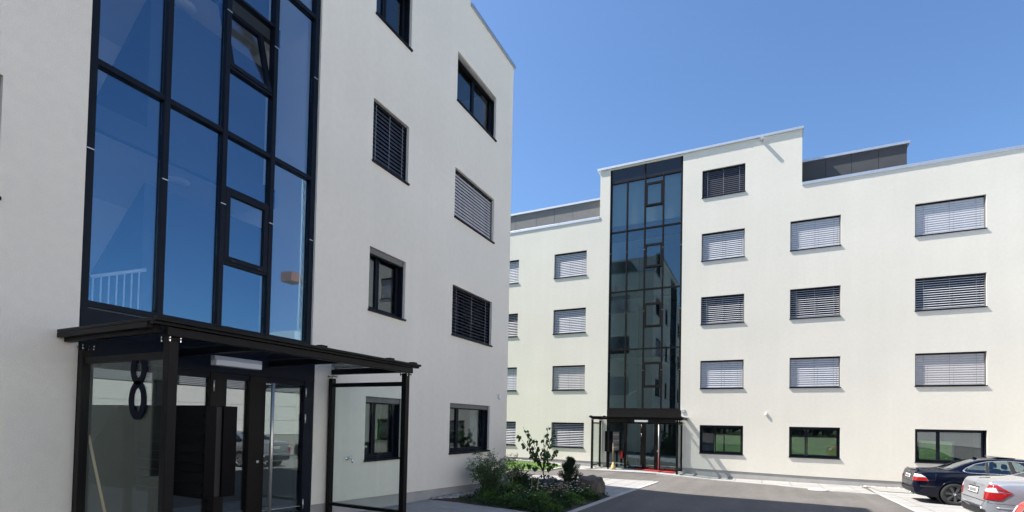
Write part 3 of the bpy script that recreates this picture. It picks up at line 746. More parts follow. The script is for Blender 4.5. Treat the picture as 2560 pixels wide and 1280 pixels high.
o = fixture('wall_sensor', (-.038, .038, -.065, -.001, -.06, .06), (XB, -.135, .59 + ZO), R(-90), 'small white sensor on the sunlit wall between two ground floor windows', 'sensor', M['white'])
fixture('key_safe', (-.075, .075, -.035, -.001, -.075, .075), (XB, 3.19, .68 + ZO), R(-90), 'grey square box on the sunlit wall beside the far porch roof', 'wall box', M['greyplastic'])
sp = MB().box(-.055, .055, -.24, -.001, -.045, .045).obj('roof_spout', M['zinc'], None, (XB, .10, 12.30 + ZO), (0, 0, R(-90)))
tag(sp, 'short metal roof spout high on the far stair tower', 'spout')

# ------------------------------------------------------------------ planting bed
L1 = leafmat('leaf_dark', (0.016, 0.045, 0.011), (0.03, 0.075, 0.018), 0.25, 0.4)
L2 = leafmat('leaf_mid', (0.07, 0.16, 0.03), (0.11, 0.20, 0.035), 0.35, 0.35)
L3 = leafmat('leaf_feathery', (0.075, 0.14, 0.055), (0.11, 0.18, 0.07), 0.3, 0.3)
L4 = leafmat('needle', (0.012, 0.032, 0.012), (0.03, 0.06, 0.018), 0.1, 0.4)
L5 = leafmat('leaf_copper', (0.14, 0.10, 0.02), (0.06, 0.10, 0.02), 0.3, 0.35)
PV = leafmat('petal_violet', (0.17, 0.10, 0.42), (0.25, 0.16, 0.5), 0.3, 0.2)
PW = leafmat('petal_white', (0.75, 0.70, 0.70), (0.70, 0.50, 0.55), 0.3, 0.1)
BK = mat('bark', (0.09, 0.06, 0.045), 0.9, var=0.3, vscale=20)
CANE = mat('bamboo_cane', (0.42, 0.29, 0.13), 0.6, var=0.15, vscale=15)

def leaves(mb, P, D, ln, wd, k=0):
    """rhombic folded leaves: P base points, D directions"""
    mb.k = k
    for p, d in zip(P, D):
        d = Vector(d).normalized(); s = d.cross(Vector((random.uniform(-1, 1), random.uniform(-1, 1), random.uniform(-.2, 1)))).normalized()
        n = s.cross(d); l = ln * random.uniform(.7, 1.25); w_ = wd * random.uniform(.75, 1.2); p = Vector(p)
        mid = p + d * l * .45 + n * l * .03
        mb.add([p, mid + s * w_ * .5 + n * w_ * .15, p + d * l - n * l * .08, mid - s * w_ * .5 + n * w_ * .15], [(0, 1, 2), (0, 2, 3)])

def rdir(up=0.3):
    v = Vector((random.gauss(0, 1), random.gauss(0, 1), random.gauss(up, .7))); return v.normalized()

# feathery shrub by the corner of the near wall
sx, sy = 10.92, 6.02; sz = G(sx, sy)
fs_ = empty('feathery_shrub', (sx, sy, sz), 0, None, 'loose feathery shrub before the corner window of the near wall', 'shrub')
st = MB(); lf = MB()
for i in range(30):
    a = i * 2.39996 + random.uniform(-.3, .3); sp_ = random.uniform(.1, .74); h = random.uniform(.6, 1.32) * (1.05 - .35 * sp_)
    pts = [Vector((.03 * math.cos(a), .03 * math.sin(a), 0))]
    for t in (.3, .6, .85, 1): pts.append(Vector((math.cos(a) * sp_ * t ** 1.3 + random.uniform(-.03, .03), math.sin(a) * sp_ * t ** 1.3 + random.uniform(-.03, .03), h * t)))
    st.tube(pts, [.011, .009, .007, .004, .002], 5)
    for k in range(52):
        t = random.uniform(.22, 1); j = min(int(t * 4), 3); q = pts[j].lerp(pts[j + 1], t * 4 - j if t < 1 else 1)
        td = rdir(.2); tw = [q + td * r_ for r_ in (0.03, .07, .11)]
        for c in tw: leaves(lf, [c, c], [td + rdir(0) * .9, td + rdir(0) * .9], .055, .014)
st.obj('stem', BK, fs_, smooth=True); lf.obj('foliage', L3, fs_)

# young tree with heart-shaped leaves, every leaf its own piece
tx, ty = 13.15, 5.42; tz = G(tx, ty)
tree = empty('young_tree', (tx, ty, tz), 0, None, 'thin young tree with few heart-shaped leaves in the planting bed', 'tree')
hm = []
for (x, y) in [(0, 0), (.32, .12), (.5, .38), (.42, .66), (.2, .86), (0, 1.08), (-.2, .86), (-.42, .66), (-.5, .38), (-.32, .12)]: hm.append((x, y))
mb = MB(); vs = [(x * .115, y * .125, -.02 * abs(x) * 2 - .03 * y * y) for x, y in hm] + [(0, .05, .008)]
heart = MB().add(vs, [(i, (i + 1) % 10, 10) for i in range(10)])
leaf_me = heart.mesh('leaf', leafmat('heart_leaf', (0.055, 0.125, 0.022), (0.035, 0.085, 0.018), 0.35, 0.0))
tr = MB()
def limb(p0, p1, r0, r1):
    m1 = p0.lerp(p1, .5) + Vector((random.uniform(-.04, .04), random.uniform(-.04, .04), random.uniform(0, .03)))
    tr.tube([p0, m1, p1], [r0, (r0 + r1) / 2, r1], 6); return m1
side = Vector((0.444, -0.896, 0))
P0 = Vector((0, 0, 0)); P1 = P0 - side * .10 + Vector((0, 0, .55)); limb(P0, P1, .022, .016)
tips = []
def br(a, s_, dpt, z): 
    q = a + side * s_ + Vector((dpt * .895, dpt * .445, z)); limb(a, q, .010, .004); return q
T = [br(P1, -.58, .1, 1.22), br(P1, -.68, -.15, .95), br(P1, -.40, .0, 1.05), br(P1, .02, .1, 1.0), br(P1, -.42, .2, .72), br(P1, -.22, -.1, .90), br(P1, .14, .1, 1.25), br(P1, .30, -.1, 1.20), br(P1, .20, .2, .85), br(P1, .34, -.2, .62), br(P1, .36, .1, .18), br(P1, -.50, 0, .20), br(P1, -.30, .2, .55), br(P1, .12, -.2, .5)]
cnt = 0
for q in T:
    for k in range(14):
        t = random.uniform(.30, 1.05); c = P1.lerp(q, t) + Vector((random.uniform(-.05, .05), random.uniform(-.05, .05), random.uniform(-.05, .05)))
        o = link('leaf', leaf_me, tree, c, (random.uniform(-1.9, -.6), random.uniform(-.5, .5), random.uniform(0, 6.28))); s_ = random.uniform(.6, 1.0); o.scale = (s_, s_, s_); cnt += 1
for k in range(10):
    o = link('leaf', leaf_me, tree, P0 - side * random.uniform(-.12, .2) + Vector((0, 0, random.uniform(.15, .45))), (random.uniform(-1.9, -.6), 0, random.uniform(0, 6.28))); o.scale = (.75,) * 3
tr.obj('trunk', BK, tree, smooth=True)

# dwarf pine
px_, py_ = 14.0, 5.02; pz_ = G(px_, py_)
pine = empty('dwarf_pine', (px_, py_, pz_), 0, None, 'dark upright dwarf pine beside the boulder', 'conifer')
MB().tube([(0, 0, 0), (0.01, 0, .45), (0, .01, .82)], [.035, .025, .008], 7).obj('trunk', BK, pine, smooth=True)
nd = MB(); tw = MB()
for i in range(270):
    t = random.random() ** .8; z = .06 + t * .82; rr = (.40 * (1 - t) ** .55 * (.75 + .25 * math.sin(t * 19)) + .03) * random.uniform(.35, 1.08); a = random.uniform(0, 6.28)
    c = Vector((rr * math.cos(a), rr * math.sin(a), z)); ax = (Vector((math.cos(a), math.sin(a), 0)) * .6 + Vector((0, 0, 1))).normalized()
    tw.tube([(0, 0, max(z - .15, 0)), c], [.006, .004], 4)
    for k in range(46):
        q = c + ax * random.uniform(-.05, .07); d = (ax * random.uniform(.2, 1) + rdir(0) * .8)
        leaves(nd, [q], [d], .058, .009)
tw.obj('branch', BK, pine); nd.obj('needles', L4, pine)

# dark bushy shrubs behind the bed
def bush(name, x, y, r, h, n, m, ln, wd, label, cat='shrub'):
    o = empty(name, (x, y, G(x, y)), 0, None, label, cat)
    st = MB(); lf = MB()
    for i in range(int(18 + r * 20)):
        a = random.uniform(0, 6.28); q = Vector((math.cos(a) * r * random.uniform(.1, .85), math.sin(a) * r * random.uniform(.1, .85), h * random.uniform(.55, 1.0)))
        st.tube([(0, 0, 0), q * .5 + Vector((0, 0, h * .1)), q], [.008, .006, .003], 4)
        for k in range(n):
            t = random.uniform(.25, 1.03); c = q * t + Vector((0, 0, h * .1 * math.sin(t * 3))) ; c += rdir(0) * random.uniform(0, .07)
            leaves(lf, [c], [rdir(.4)], ln, wd)
    st.obj('stem', BK, o); lf.obj('foliage', m, o); return o
bush('broadleaf_shrub', 12.35, 5.95, .50, .72, 60, L1, .05, .026, 'dark leafy shrub among the bamboo canes behind the bed')
bush('broadleaf_shrub', 13.2, 6.2, .42, .40, 60, L1, .05, .026, 'low dark shrub at the foot of the thin young tree')
bush('copper_shrub', 11.55, 4.45, .36, .34, 60, L5, .036, .018, 'low copper green shrub with white blossoms in the bed middle')
bush('copper_shrub', 12.3, 4.6, .30, .34, 60, L5, .036, .018, 'small copper green shrub left of the boulder with pale blossoms')
bush('leafy_perennial', 10.25, 4.35, .42, .32, 70, L2, .05, .022, 'fresh green perennial clump at the near end of the bed kerb')
bush('leafy_perennial', 13.55, 4.0, .36, .22, 70, L2, .045, .026, 'low green perennial clump at the foot of the boulder')
# violet flower clump and white blossoms
vf = empty('violet_flowers', (12.75, 5.2, G(12.75, 5.2)), 0, None, 'clump of violet flower spikes before the dwarf pine', 'flowers')
a1 = MB(); a2 = MB()
for i in range(46):
    a = random.uniform(0, 6.28); r_ = random.uniform(0, .36); q = Vector((r_ * math.cos(a), r_ * math.sin(a), random.uniform(.28, .44)))
    a2.tube([(q.x * .6, q.y * .6, 0), q], [.004, .003], 4)
    for k in range(12): leaves(a1, [q - Vector((0, 0, random.uniform(0, .09)))], [rdir(.3)], .022, .014)
    for k in range(8): leaves(a2, [q * random.uniform(.3, .8)], [rdir(.5)], .05, .012)
a2.obj('stem', L2, vf); a1.obj('petals', PV, vf)
wf = MB()
for i in range(130):
    x, y = random.gauss(11.95, .75), random.gauss(4.6, .38)
    if not (9.8 < x < 13.6 and 3.8 < y < 5.6): continue
    q = Vector((x, y, G(x, y) + random.uniform(.24, .36)))
    for k in range(6):
        a = k * 1.047; leaves(wf, [q], [(math.cos(a), math.sin(a), .25)], .026, .019)
tag(wf.obj('white_blossoms', PW), 'scatter of small white blossoms over the low bed shrubs', None, None, 'stuff')
# ground cover
gc = MB()
def inbed(x, y): return 9.45 < x < 13.4 + (y - 3.7) * .68 and 3.66 < y < 6.1 and (y - 3.66) < (x - 9.35) * 30
clumps = []
while len(clumps) < 150:
    x, y = random.uniform(9.5, 15.0), random.uniform(3.72, 6.05)
    if inbed(x, y): clumps.append((x, y, random.uniform(.14, .34), random.uniform(.08, .30) * min(1, .45 + (y - 3.66) * .9), 0 if random.random() < .7 else 1))
for x, y, r_, h, k in clumps:
    for i in range(150):
        a = random.uniform(0, 6.28); q = r_ * math.sqrt(random.random()); t = random.random() ** .5
        px, py = x + q * math.cos(a), y + q * math.sin(a)
        if not inbed(px, py): continue
        hh = h * (1 - (q / r_) ** 2) ** .5 * t
        leaves(gc, [(px, py, G(px, py) + .015 + hh)], [Vector((math.cos(a) * q / r_, math.sin(a) * q / r_, random.uniform(0, .9)))], .06, .034, k)
tag(gc.obj('ground_cover', [L1, L2]), 'low dark green ground cover filling the planting bed', None, None, 'stuff')

# boulder
bm = bmesh.new(); bmesh.ops.create_icosphere(bm, subdivisions=5, radius=1)
from mathutils import noise
for v in bm.verts:
    p = v.co.copy(); n1 = noise.noise(p * 1.1 + Vector((3, 1, 7))); n2 = noise.noise(p * 2.7); n3 = noise.noise(p * 7)
    q = p * (1 + .20 * n1 + .09 * n2 + .03 * n3)
    q = Vector((max(min(q.x, .80), -.85), max(min(q.y, .82 + .15 * n2), -.75 + .1 * n1), min(q.z, .74 + .12 * p.x + .1 * n2)))
    v.co = Vector((q.x * .31, q.y * .42, (q.z + .55) * .385))
me = bpy.data.meshes.new('boulder'); bm.to_mesh(me); bm.free()
me.materials.append(mat('boulder_stone', (0.165, 0.135, 0.095), 0.85, 0, 0, 4.5, 0.6, 25, col2=(0.055, 0.053, 0.05), detail=9))
bo = link('boulder', me, None, (13.32, 4.16, G(13.3, 4.15) - .02), (0, 0, R(-14)), True)
tag(bo, 'rough brown boulder at the end of the planting bed', 'boulder')
# canes
for (x, y, h, lx, lab) in ((12.08, 5.97, .62, .02, 'bamboo cane nearest the corner of the near block'), (12.0, 5.35, .52, .0, 'middle bamboo cane standing among the dark shrubs'), (11.43, 4.96, .50, .03, 'bamboo cane nearest the thin young tree, beside the blossoms')):
    z = G(x, y); tag(MB().tube([(0, 0, 0), (lx, -lx, h)], [.011, .009], 7).obj('bamboo_cane', CANE, None, (x, y, z)), lab, 'cane', 'bamboo canes in the bed')

# pebble strips
def pebbles(name, n, fx, m, label, smin, smax):
    mb = MB(); ico = [(0, 0, 1), (.9, 0, .3), (.28, .85, .3), (-.72, .53, .3), (-.72, -.53, .3), (.28, -.85, .3), (.72, .53, -.4), (-.28, .85, -.4), (-.9, 0, -.4), (-.28, -.85, -.4), (.72, -.53, -.4), (0, 0, -.9)]
    fc = [(0, 1, 2), (0, 2, 3), (0, 3, 4), (0, 4, 5), (0, 5, 1), (1, 6, 2), (2, 7, 3), (3, 8, 4), (4, 9, 5), (5, 10, 1), (6, 7, 2), (7, 8, 3), (8, 9, 4), (9, 10, 5), (10, 6, 1), (11, 7, 6), (11, 8, 7), (11, 9, 8), (11, 10, 9), (11, 6, 10)]
    for i in range(n):
        x, y = fx(); s_ = random.uniform(smin, smax); a = random.uniform(0, 6.28); sx_, sy_, sz_ = s_ * random.uniform(.8, 1.5), s_, s_ * random.uniform(.5, .8)
        z = G(x, y) + .01 + sz_ * .5
        mb.add([(x + (px * sx_ * math.cos(a) - py * sy_ * math.sin(a)), y + (px * sx_ * math.sin(a) + py * sy_ * math.cos(a)), z + pz * sz_) for px, py, pz in ico], fc)
    return tag(mb.obj(name, m, smooth=True), label, None, None, 'stuff')
pebbles('river_pebbles', 1500, lambda: (lambda x: (x, random.uniform(6.67 - min(.42, max(.03, (x - 9.35) * .5)), 6.67)))(random.uniform(9.4, 13.3)), M['gravel'], 'grey river pebbles along the foot of the near wall', .016, .042)
pebbles('wall_pebbles', 500, lambda: (random.uniform(23.35, 23.7), random.uniform(8.6, 13.5)), M['gravelL'], 'pale pebbles along the far wall beside the lawn', .02, .05)
pebbles('car_park_pebbles', 900, lambda: (random.uniform(23.2, 23.7), random.uniform(-9.5, -3.4)), M['gravelL'], 'pale pebbles along the far wall behind the parked cars', .02, .05)
sheet('gravel_patch', [(21.6, -3.68), (21.6, -9.6), (23.72, -9.6), (23.72, -3.68)], .026, mat('fine_gravel', (0.29, 0.28, 0.265), 0.95, var=0.25, vscale=60, bump=0.6, bscale=150))
# flat drain cover near the wall
dc = MB().lathe([(0, .0), (.30, .0), (.31, -.02)], 28).box(-.02, .02, -.26, .26, .0005, .004)
tag(dc.obj('drain_cover', M['kerb'], None, (20.55, -1.75, G(20.55, -1.75) + .03)), 'round pale drain cover at the bend of the far pavement edge', 'drain cover')

# ------------------------------------------------------------------ cars
def paint(name, col, metal=0.0, rough=0.35, coat=1.0, spec=0.5): return mat(name, col, rough, metal, coat=coat, var=0.01, vscale=2, spec=spec)
M['carglass'] = glass('car_glass', (0.78, 0.83, 0.81), (0.9, 0.95, 1), 0.06, 1.5)
M['cardark'] = glass('car_glass_dark', (0.10, 0.11, 0.115), (0.9, 0.95, 1), 0.07, 1.5)
M['lensR'] = mat('lens_red', (0.30, 0.008, 0.010), 0.15, coat=0.5, var=0.1, vscale=30)
M['lensW'] = mat('lens_clear', (0.62, 0.60, 0.60), 0.12, coat=1.0, var=0.15, vscale=30)
M['plate'] = mat('plate_white', (0.75, 0.75, 0.74), 0.5)
M['alloyD'] = mat('alloy_dark', (0.11, 0.11, 0.115), 0.35, 0.7)
M['alloy'] = mat('alloy_silver', (0.45, 0.46, 0.48), 0.3, 0.8)
M['seat'] = mat('seat_cloth', (0.03, 0.03, 0.033), 0.9)

def spl(ctrl):
    xs = [c[0] for c in ctrl]; ys = [c[1] for c in ctrl]; n = len(xs)
    d = [(ys[i + 1] - ys[i]) / (xs[i + 1] - xs[i]) for i in range(n - 1)]
    m = [d[0]] + [0 if d[i - 1] * d[i] <= 0 else 2 * d[i - 1] * d[i] / (d[i - 1] + d[i]) for i in range(1, n - 1)] + [d[-1]]
    def f(x):
        if x <= xs[0]: return ys[0]
        if x >= xs[-1]: return ys[-1]
        for i in range(n - 1):
            if x <= xs[i + 1]: break
        h = xs[i + 1] - xs[i]; t = (x - xs[i]) / h
        return (2 * t ** 3 - 3 * t ** 2 + 1) * ys[i] + (t ** 3 - 2 * t ** 2 + t) * h * m[i] + (-2 * t ** 3 + 3 * t ** 2) * ys[i + 1] + (t ** 3 - t ** 2) * h * m[i + 1]
    return f

def inpoly(x, y, P):
    r_ = False
    for i in range(len(P)):
        a, b = P[i], P[(i + 1) % len(P)]
        if (a[1] > y) != (b[1] > y) and x < (b[0] - a[0]) * (y - a[1]) / (b[1] - a[1]) + a[0]: r_ = not r_
    return r_

def make_car(name, spec, label, loc, rotz):
    """x runs from the rear bumper (0) forward, y left, z up"""
    L, W = spec['L'], spec['W']; hw = W / 2
    top, sh, rail = spl(spec['top']), spl(spec['shoulder']), spl(spec['rail'])
    bot = spl([(0, .36), (.12, .24), (.6, .19), (L - .8, .19), (L - .1, .22), (L, .34)])
    plan = spl([(0, .60), (.02, .72), (.06, .80), (.15, .885), (.35, .945), (.8, .985), (1.6, 1.0), (L - 1.5, 1.0), (L - .75, .965), (L - .35, .90), (L - .14, .82), (L - .04, .70), (L, .55)])
    xs = []; x = 0
    while x < L: xs.append(x); x += .008 if (x < .25 or x > L - .25) else .024
    xs.append(L)
    def section(x):
        zt = top(x); zb = bot(x); w_ = hw * plan(x); zs = min(sh(x), zt - .012); r_ = min(rail(x), w_ * .93)
        zm = min(.56, zb + (zs - zb) * .55); zl = min(.34, zb + (zs - zb) * .25)
        cab = max(0, zt - zs)
        return [(0, zb), (w_ * .84, zb), (w_ * .955, zb + .02 + (zl - zb) * .3), (w_ * .985, zl), (w_, zm), (w_ * .993, zm + (zs - zm) * .6), (w_ * .965, zs), (w_ * .93, zs + min(.02, cab * .4)),
                (r_ + (w_ * .93 - r_) * .5, zs + cab * .50), (r_ + .035, zs + cab * .88), (r_ - .06, zs + cab * .965), (r_ * .5, zt - .006), (0, zt)]
    def dense(pts, sub=5):
        out = []; n = len(pts)
        for i in range(n - 1):
            p0, p1, p2, p3 = pts[max(i - 1, 0)], pts[i], pts[i + 1], pts[min(i + 2, n - 1)]
            for k in range(sub):
                t = k / sub; c = []
                for a in (0, 1):
                    m1, m2 = (p2[a] - p0[a]) * .42, (p3[a] - p1[a]) * .42
                    c.append((2 * t ** 3 - 3 * t ** 2 + 1) * p1[a] + (t ** 3 - 2 * t ** 2 + t) * m1 + (-2 * t ** 3 + 3 * t ** 2) * p2[a] + (t ** 3 - t ** 2) * m2)
                out.append(tuple(c))
        out.append(pts[-1]); return out
    V = []; F = []; K = None
    for x in xs:
        d = dense(section(x)); d = [(max(y, 0), z) for y, z in d]
        row = [(x, y, z) for y, z in d] + [(x, -y, z) for y, z in reversed(d[1:-1])]
        K = len(row); V += row
    for i in range(len(xs) - 1):
        for k in range(K): F.append((i * K + k, i * K + (k + 1) % K, (i + 1) * K + (k + 1) % K, (i + 1) * K + k))
    F.append(tuple(range(K))); F.append(tuple((len(xs) - 1) * K + k for k in range(K))[::-1])
    bvh = BVHTree.FromPolygons([Vector(v) for v in V], F)
    wheels = spec['wheels']; wr = spec['wr']
    side_polys = spec['side']; 
    def cut(c):
        for wx in wheels:
            if abs(c.y) > hw * .5 and (c.x - wx) ** 2 + (c.z - wr) ** 2 < (wr + .045) ** 2: return True
        if abs(c.y) > .3:
            for P in side_polys:
                if inpoly(c.x, c.z, P) and c.z > sh(c.x) - .03: return True
        for P in spec['topcut']:
            if inpoly(c.x, abs(c.y), P) and c.z > sh(c.x) + .015: return True
        return False
    FF = [f for f in F if not cut(sum((Vector(V[i]) for i in f), Vector()) / len(f))]
    root = empty(name, loc, rotz, None, label, 'car', 'cars parked on the slabs')
    mp = spec['paint']
    MB().add(V, FF).obj('body', mp, root, smooth=True, fix=False)
    def patch(nm, m, P, mode, off=.006, n=14, sgn=1, thick=.004):
        """P: 4 corners (bl, br, tr, tl) in the projection plane; mode side: (x,z) along y; back: (y,z) along x; top: (x,y) along z"""
        vs = []; ok = True
        for j in range(n + 1):
            for i in range(n + 1):
                s_, t = i / n, j / n
                q = [(P[0][a] * (1 - s_) + P[1][a] * s_) * (1 - t) + (P[3][a] * (1 - s_) + P[2][a] * s_) * t for a in (0, 1)]
                if mode == 'side': o_, d = Vector((q[0], 3 * sgn, q[1])), Vector((0, -sgn, 0))
                elif mode == 'back': o_, d = Vector((-3, q[0], q[1])), Vector((1, 0, 0))
                elif mode == 'front': o_, d = Vector((L + 3, q[0], q[1])), Vector((-1, 0, 0))
                elif mode == 'diag': o_, d = Vector((-2, 2 * sgn, 0)) + Vector((q[0] * .7071, q[0] * .7071 * sgn, q[1])), Vector((.7071, -.7071 * sgn, 0))
                else: o_, d = Vector((q[0], q[1], 3)), Vector((0, 0, -1))
                h, nn, _, _ = bvh.ray_cast(o_, d)
                if h is None: h = Vector(vs[-1]) if vs else Vector((q[0], 0, .5)); nn = -d
                if nn.dot(d) > 0: nn = -nn
                vs.append(h + nn * off)
        fs = [(j * (n + 1) + i, j * (n + 1) + i + 1, (j + 1) * (n + 1) + i + 1, (j + 1) * (n + 1) + i) for j in range(n) for i in range(n)]
        o = MB().add(vs, fs).obj(nm, m, root, smooth=True)
        sm = o.modifiers.new('thickness', 'SOLIDIFY'); sm.thickness = thick; sm.offset = 0
        return o
    def strip(nm, m, poly, sgn, r_, closed=True, off=.002):
        pts = []
        P = poly + ([poly[0]] if closed else [])
        for a, b in zip(P, P[1:]):
            k = max(2, int(math.hypot(b[0] - a[0], b[1] - a[1]) / .05))
            for i in range(k):
                q = (a[0] + (b[0] - a[0]) * i / k, a[1] + (b[1] - a[1]) * i / k)
                h, nn, _, _ = bvh.ray_cast(Vector((q[0], 3 * sgn, q[1])), Vector((0, -sgn, 0)))
                if h is not None: pts.append(h + Vector((0, sgn * off, 0)))
        if not closed:
            h, nn, _, _ = bvh.ray_cast(Vector((P[-1][0], 3 * sgn, P[-1][1])), Vector((0, -sgn, 0)))
            if h is not None: pts.append(h)
        else: pts.append(pts[0])
        return MB().tube(pts, r_, 6).obj(nm, m, root, smooth=True)
    for sgn in (1, -1):
        for qs in spec['panes']: patch('side_window', M['carglass'], qs, 'side', -.004, 14, sgn)
        for P in side_polys: strip('window_trim', spec['trim'], P, sgn, .013)
        for qs in spec['pillars']: patch('pillar', M['void'], qs, 'side', .003, 8, sgn)
        for seg in spec['lines']: strip('panel_gap', M['void'], seg, sgn, .005, False, -.002)
        strip('rub_strip', spec['rub'], [(wheels[0] + wr + .10, .42), (wheels[1] - wr - .10, .42)], sgn, .018, False, .004)
        strip('bumper_strip', spec['rub'], [(.16, .50), (wheels[0] - wr - .10, .50)], sgn, .012, False, .003)
        for wx in wheels:                                         # arch lip
            pts = []
            for k in range(25):
                a = R(-18 + 216 * k / 24); q = (wx + (wr + .05) * math.cos(a), wr + (wr + .05) * math.sin(a))
                h, nn, _, _ = bvh.ray_cast(Vector((q[0], 3 * sgn, q[1])), Vector((0, -sgn, 0)))
                if h is not None: pts.append(h - Vector((0, sgn * .012, 0)))
            MB().tube(pts, .022, 6).obj('arch_lip', mp, root, smooth=True)
            liner = MB().lathe([(wr + .05, hw - .05), (wr + .06, hw - .35), (0, hw - .36)], 28, 'y', (wx, 0, wr))
            if sgn < 0: liner.v = [(a, -b, c) for a, b, c in liner.v]
            liner.obj('wheel_well', M['void'], root)
        for hx in spec['handles']:
            h, nn, _, _ = bvh.ray_cast(Vector((hx, 3 * sgn, sh(hx) - .10)), Vector((0, -sgn, 0)))
            MB().tube([h + Vector((-.10, 0, 0)), h + Vector((-.07, sgn * .025, 0)), h + Vector((.07, sgn * .025, 0)), h + Vector((.10, 0, 0))], .013, 8).obj('door_handle', mp, root, smooth=True)
        mx = spec['mirror']
        MB().lathe([(0, -.04), (.055, -.03), (.075, .02), (.06, .07), (0, .08)], 14, 'x', (mx, sgn * (hw + .06), sh(mx) + .07)).obj('wing_mirror', mp, root, smooth=True)
    for P in spec['rear']: patch('rear_window', spec['rearglass'], P, 'top', -.002, 16)
    for P in spec['front_glass']: patch('windscreen', M['carglass'], P, 'top', -.002, 16)
    # interior
    zf = .40
    MB().box(wheels[0] - .1, wheels[1] - .35, -hw + .16, hw - .16, .25, zf).box(wheels[1] - .65, wheels[1] - .35, -hw + .16, hw - .16, zf, .88).box(.5, wheels[0] + .35, -hw + .2, hw - .2, zf, .86).obj('cabin_floor', M['seat'], root)
    def seat(x, y, zf, hr):
        m = MB().hexa([(x, y - .24, zf), (x + .5, y - .24, zf), (x + .5, y + .24, zf), (x, y + .24, zf), (x, y - .24, zf + .2), (x + .5, y - .24, zf + .24), (x + .5, y + .24, zf + .24), (x, y + .24, zf + .2)])
        m.hexa([(x - .06, y - .23, zf + .2), (x + .1, y - .23, zf + .2), (x + .1, y + .23, zf + .2), (x - .06, y + .23, zf + .2), (x - .24, y - .19, zf + .62), (x - .12, y - .19, zf + .64), (x - .12, y + .19, zf + .64), (x - .24, y + .19, zf + .62)])
        if hr: m.hexa([(x - .26, y - .12, zf + .66), (x - .16, y - .12, zf + .66), (x - .16, y + .12, zf + .66), (x - .26, y + .12, zf + .66), (x - .27, y - .11, zf + .80), (x - .19, y - .11, zf + .81), (x - .19, y + .11, zf + .81), (x - .27, y + .11, zf + .80)])
        m.obj('seat', M['seat'], root, bevel=.04)
    for y in (.36, -.36): seat(spec['seats'][0], y, zf, True); seat(spec['seats'][1] + .2, y, .30, False)
    # rear lamps
    for sgn in (1, -1):
        for nm, m, P in spec['tail']: patch(nm, m, P, 'diag', .007, 14, sgn, .008)
    a, b, c, d = spec['plate']
    def rear_box(nm, m, P, off):
        return patch(nm, m, [(P[0], P[2]), (P[1], P[2]), (P[1], P[3]), (P[0], P[3])], 'back', off, 6, 1, .006)
    rear_box('plate_recess', M['void'], (a - .012, b + .012, c - .012, d + .03), .002)
    pl = rear_box('number_plate', M['plate'], (a, b, c, d), .010)
    for i in range(6):
        yy = b - .10 - (b - a - .16) * i / 6
        rear_box('plate_character', M['void'], (yy - .035, yy - .008, c + .022, d - .022), .0145)
    rear_box('plate_shield', M['lensR'], (b - .06, b - .02, c + .03, d - .03), .0145)
    rear_box('boot_badge', M['chrome'], (-.05, .05, d + .06, d + .085), .008)
    patch('bumper_gap', M['void'], [(-.72, spec['bgap']), (.72, spec['bgap']), (.72, spec['bgap'] + .012), (-.72, spec['bgap'] + .012)], 'back', .003, 20)
    patch('lower_apron', M['void'], [(-.70, .30), (.70, .30), (.66, .44), (-.66, .44)], 'back', .003, 20)
    MB().tube([(-.02, -.42, .27), (.10, -.42, .27)], .035, 12).obj('exhaust', M['chrome'], root, smooth=True)
    # front
    for P in spec.get('grille', []): patch('grille', M['void'], P, 'front', .004, 10)
    for P in spec.get('grille_frame', []): patch('grille_frame', M['chrome'], P, 'front', .010, 10, 1, .012)
    for sgn in (1, -1):
        patch('headlamp', M['lensW'], [(sgn * .52, .60), (sgn * .74, .62), (sgn * .74, .72), (sgn * .52, .72)], 'front', .006, 10)
    # wheels
    for wx in wheels:
        for sgn in (1, -1):
            wh = empty('wheel', (wx, sgn * (hw - .11), wr), 0 if sgn > 0 else math.pi, root)
            MB().lathe([(wr * .70, .095), (wr * .74, .105), (wr * .94, .10), (wr, .07), (wr, -.10), (wr * .7, -.11)], 40, 'y').obj('tyre', M['rubber'], wh, smooth=True)
            rm = MB().lathe([(wr * .71, .098), (wr * .685, .100), (wr * .655, .085), (wr * .64, -.05)], 40, 'y'); rm.lathe([(0, .086), (.045, .085), (.055, .075), (.06, .03)], 20, 'y')
            for k in range(spec['spokes']):
                a = 2 * math.pi * k / spec['spokes'] + .2; ca, sa = math.cos(a), math.sin(a); tx_, tz_ = -sa, ca
                r0, r1 = .04, wr * .67; w0, w1 = spec['spw']
                p = []
                for yy in (.045, .082):
                    for (r_, ww) in ((r0, -w0), (r1, -w1), (r1, w1), (r0, w0)): p.append((ca * r_ + tx_ * ww, yy + (.008 if r_ > .1 and yy > .06 else 0), sa * r_ + tz_ * ww))
                rm.hexa(p)
            rm.obj('rim', spec['alloy'], wh, smooth=False)
            MB().lathe([(0, .091), (.026, .090), (.028, .084)], 16, 'y').obj('hub_cap', M['chrome'], wh, smooth=True)
            MB().lathe([(0, -.01), (wr * .55, -.01), (wr * .55, -.03)], 24, 'y').obj('brake_disc', M['alloyD'], wh)
    if spec.get('sunroof'):
        MB().hexa([(1.95, -.42, 1.385), (2.35, -.42, 1.365), (2.35, .42, 1.365), (1.95, .42, 1.385), (1.95, -.42, 1.41), (2.35, -.42, 1.385), (2.35, .42, 1.385), (1.95, .42, 1.41)]).obj('sunroof', M['cardark'], root, bevel=.01)
    if spec.get('spoiler'):
        pts = []
        for k in range(13):
            y = -.62 + 1.24 * k / 12; h, nn, _, _ = bvh.ray_cast(Vector((.12 + .05 * (y / .62) ** 2, y, 3)), Vector((0, 0, -1))); pts.append(h + Vector((-.01, 0, .012)))
        MB().tube(pts, .022, 8).obj('boot_spoiler', mp, root, smooth=True)
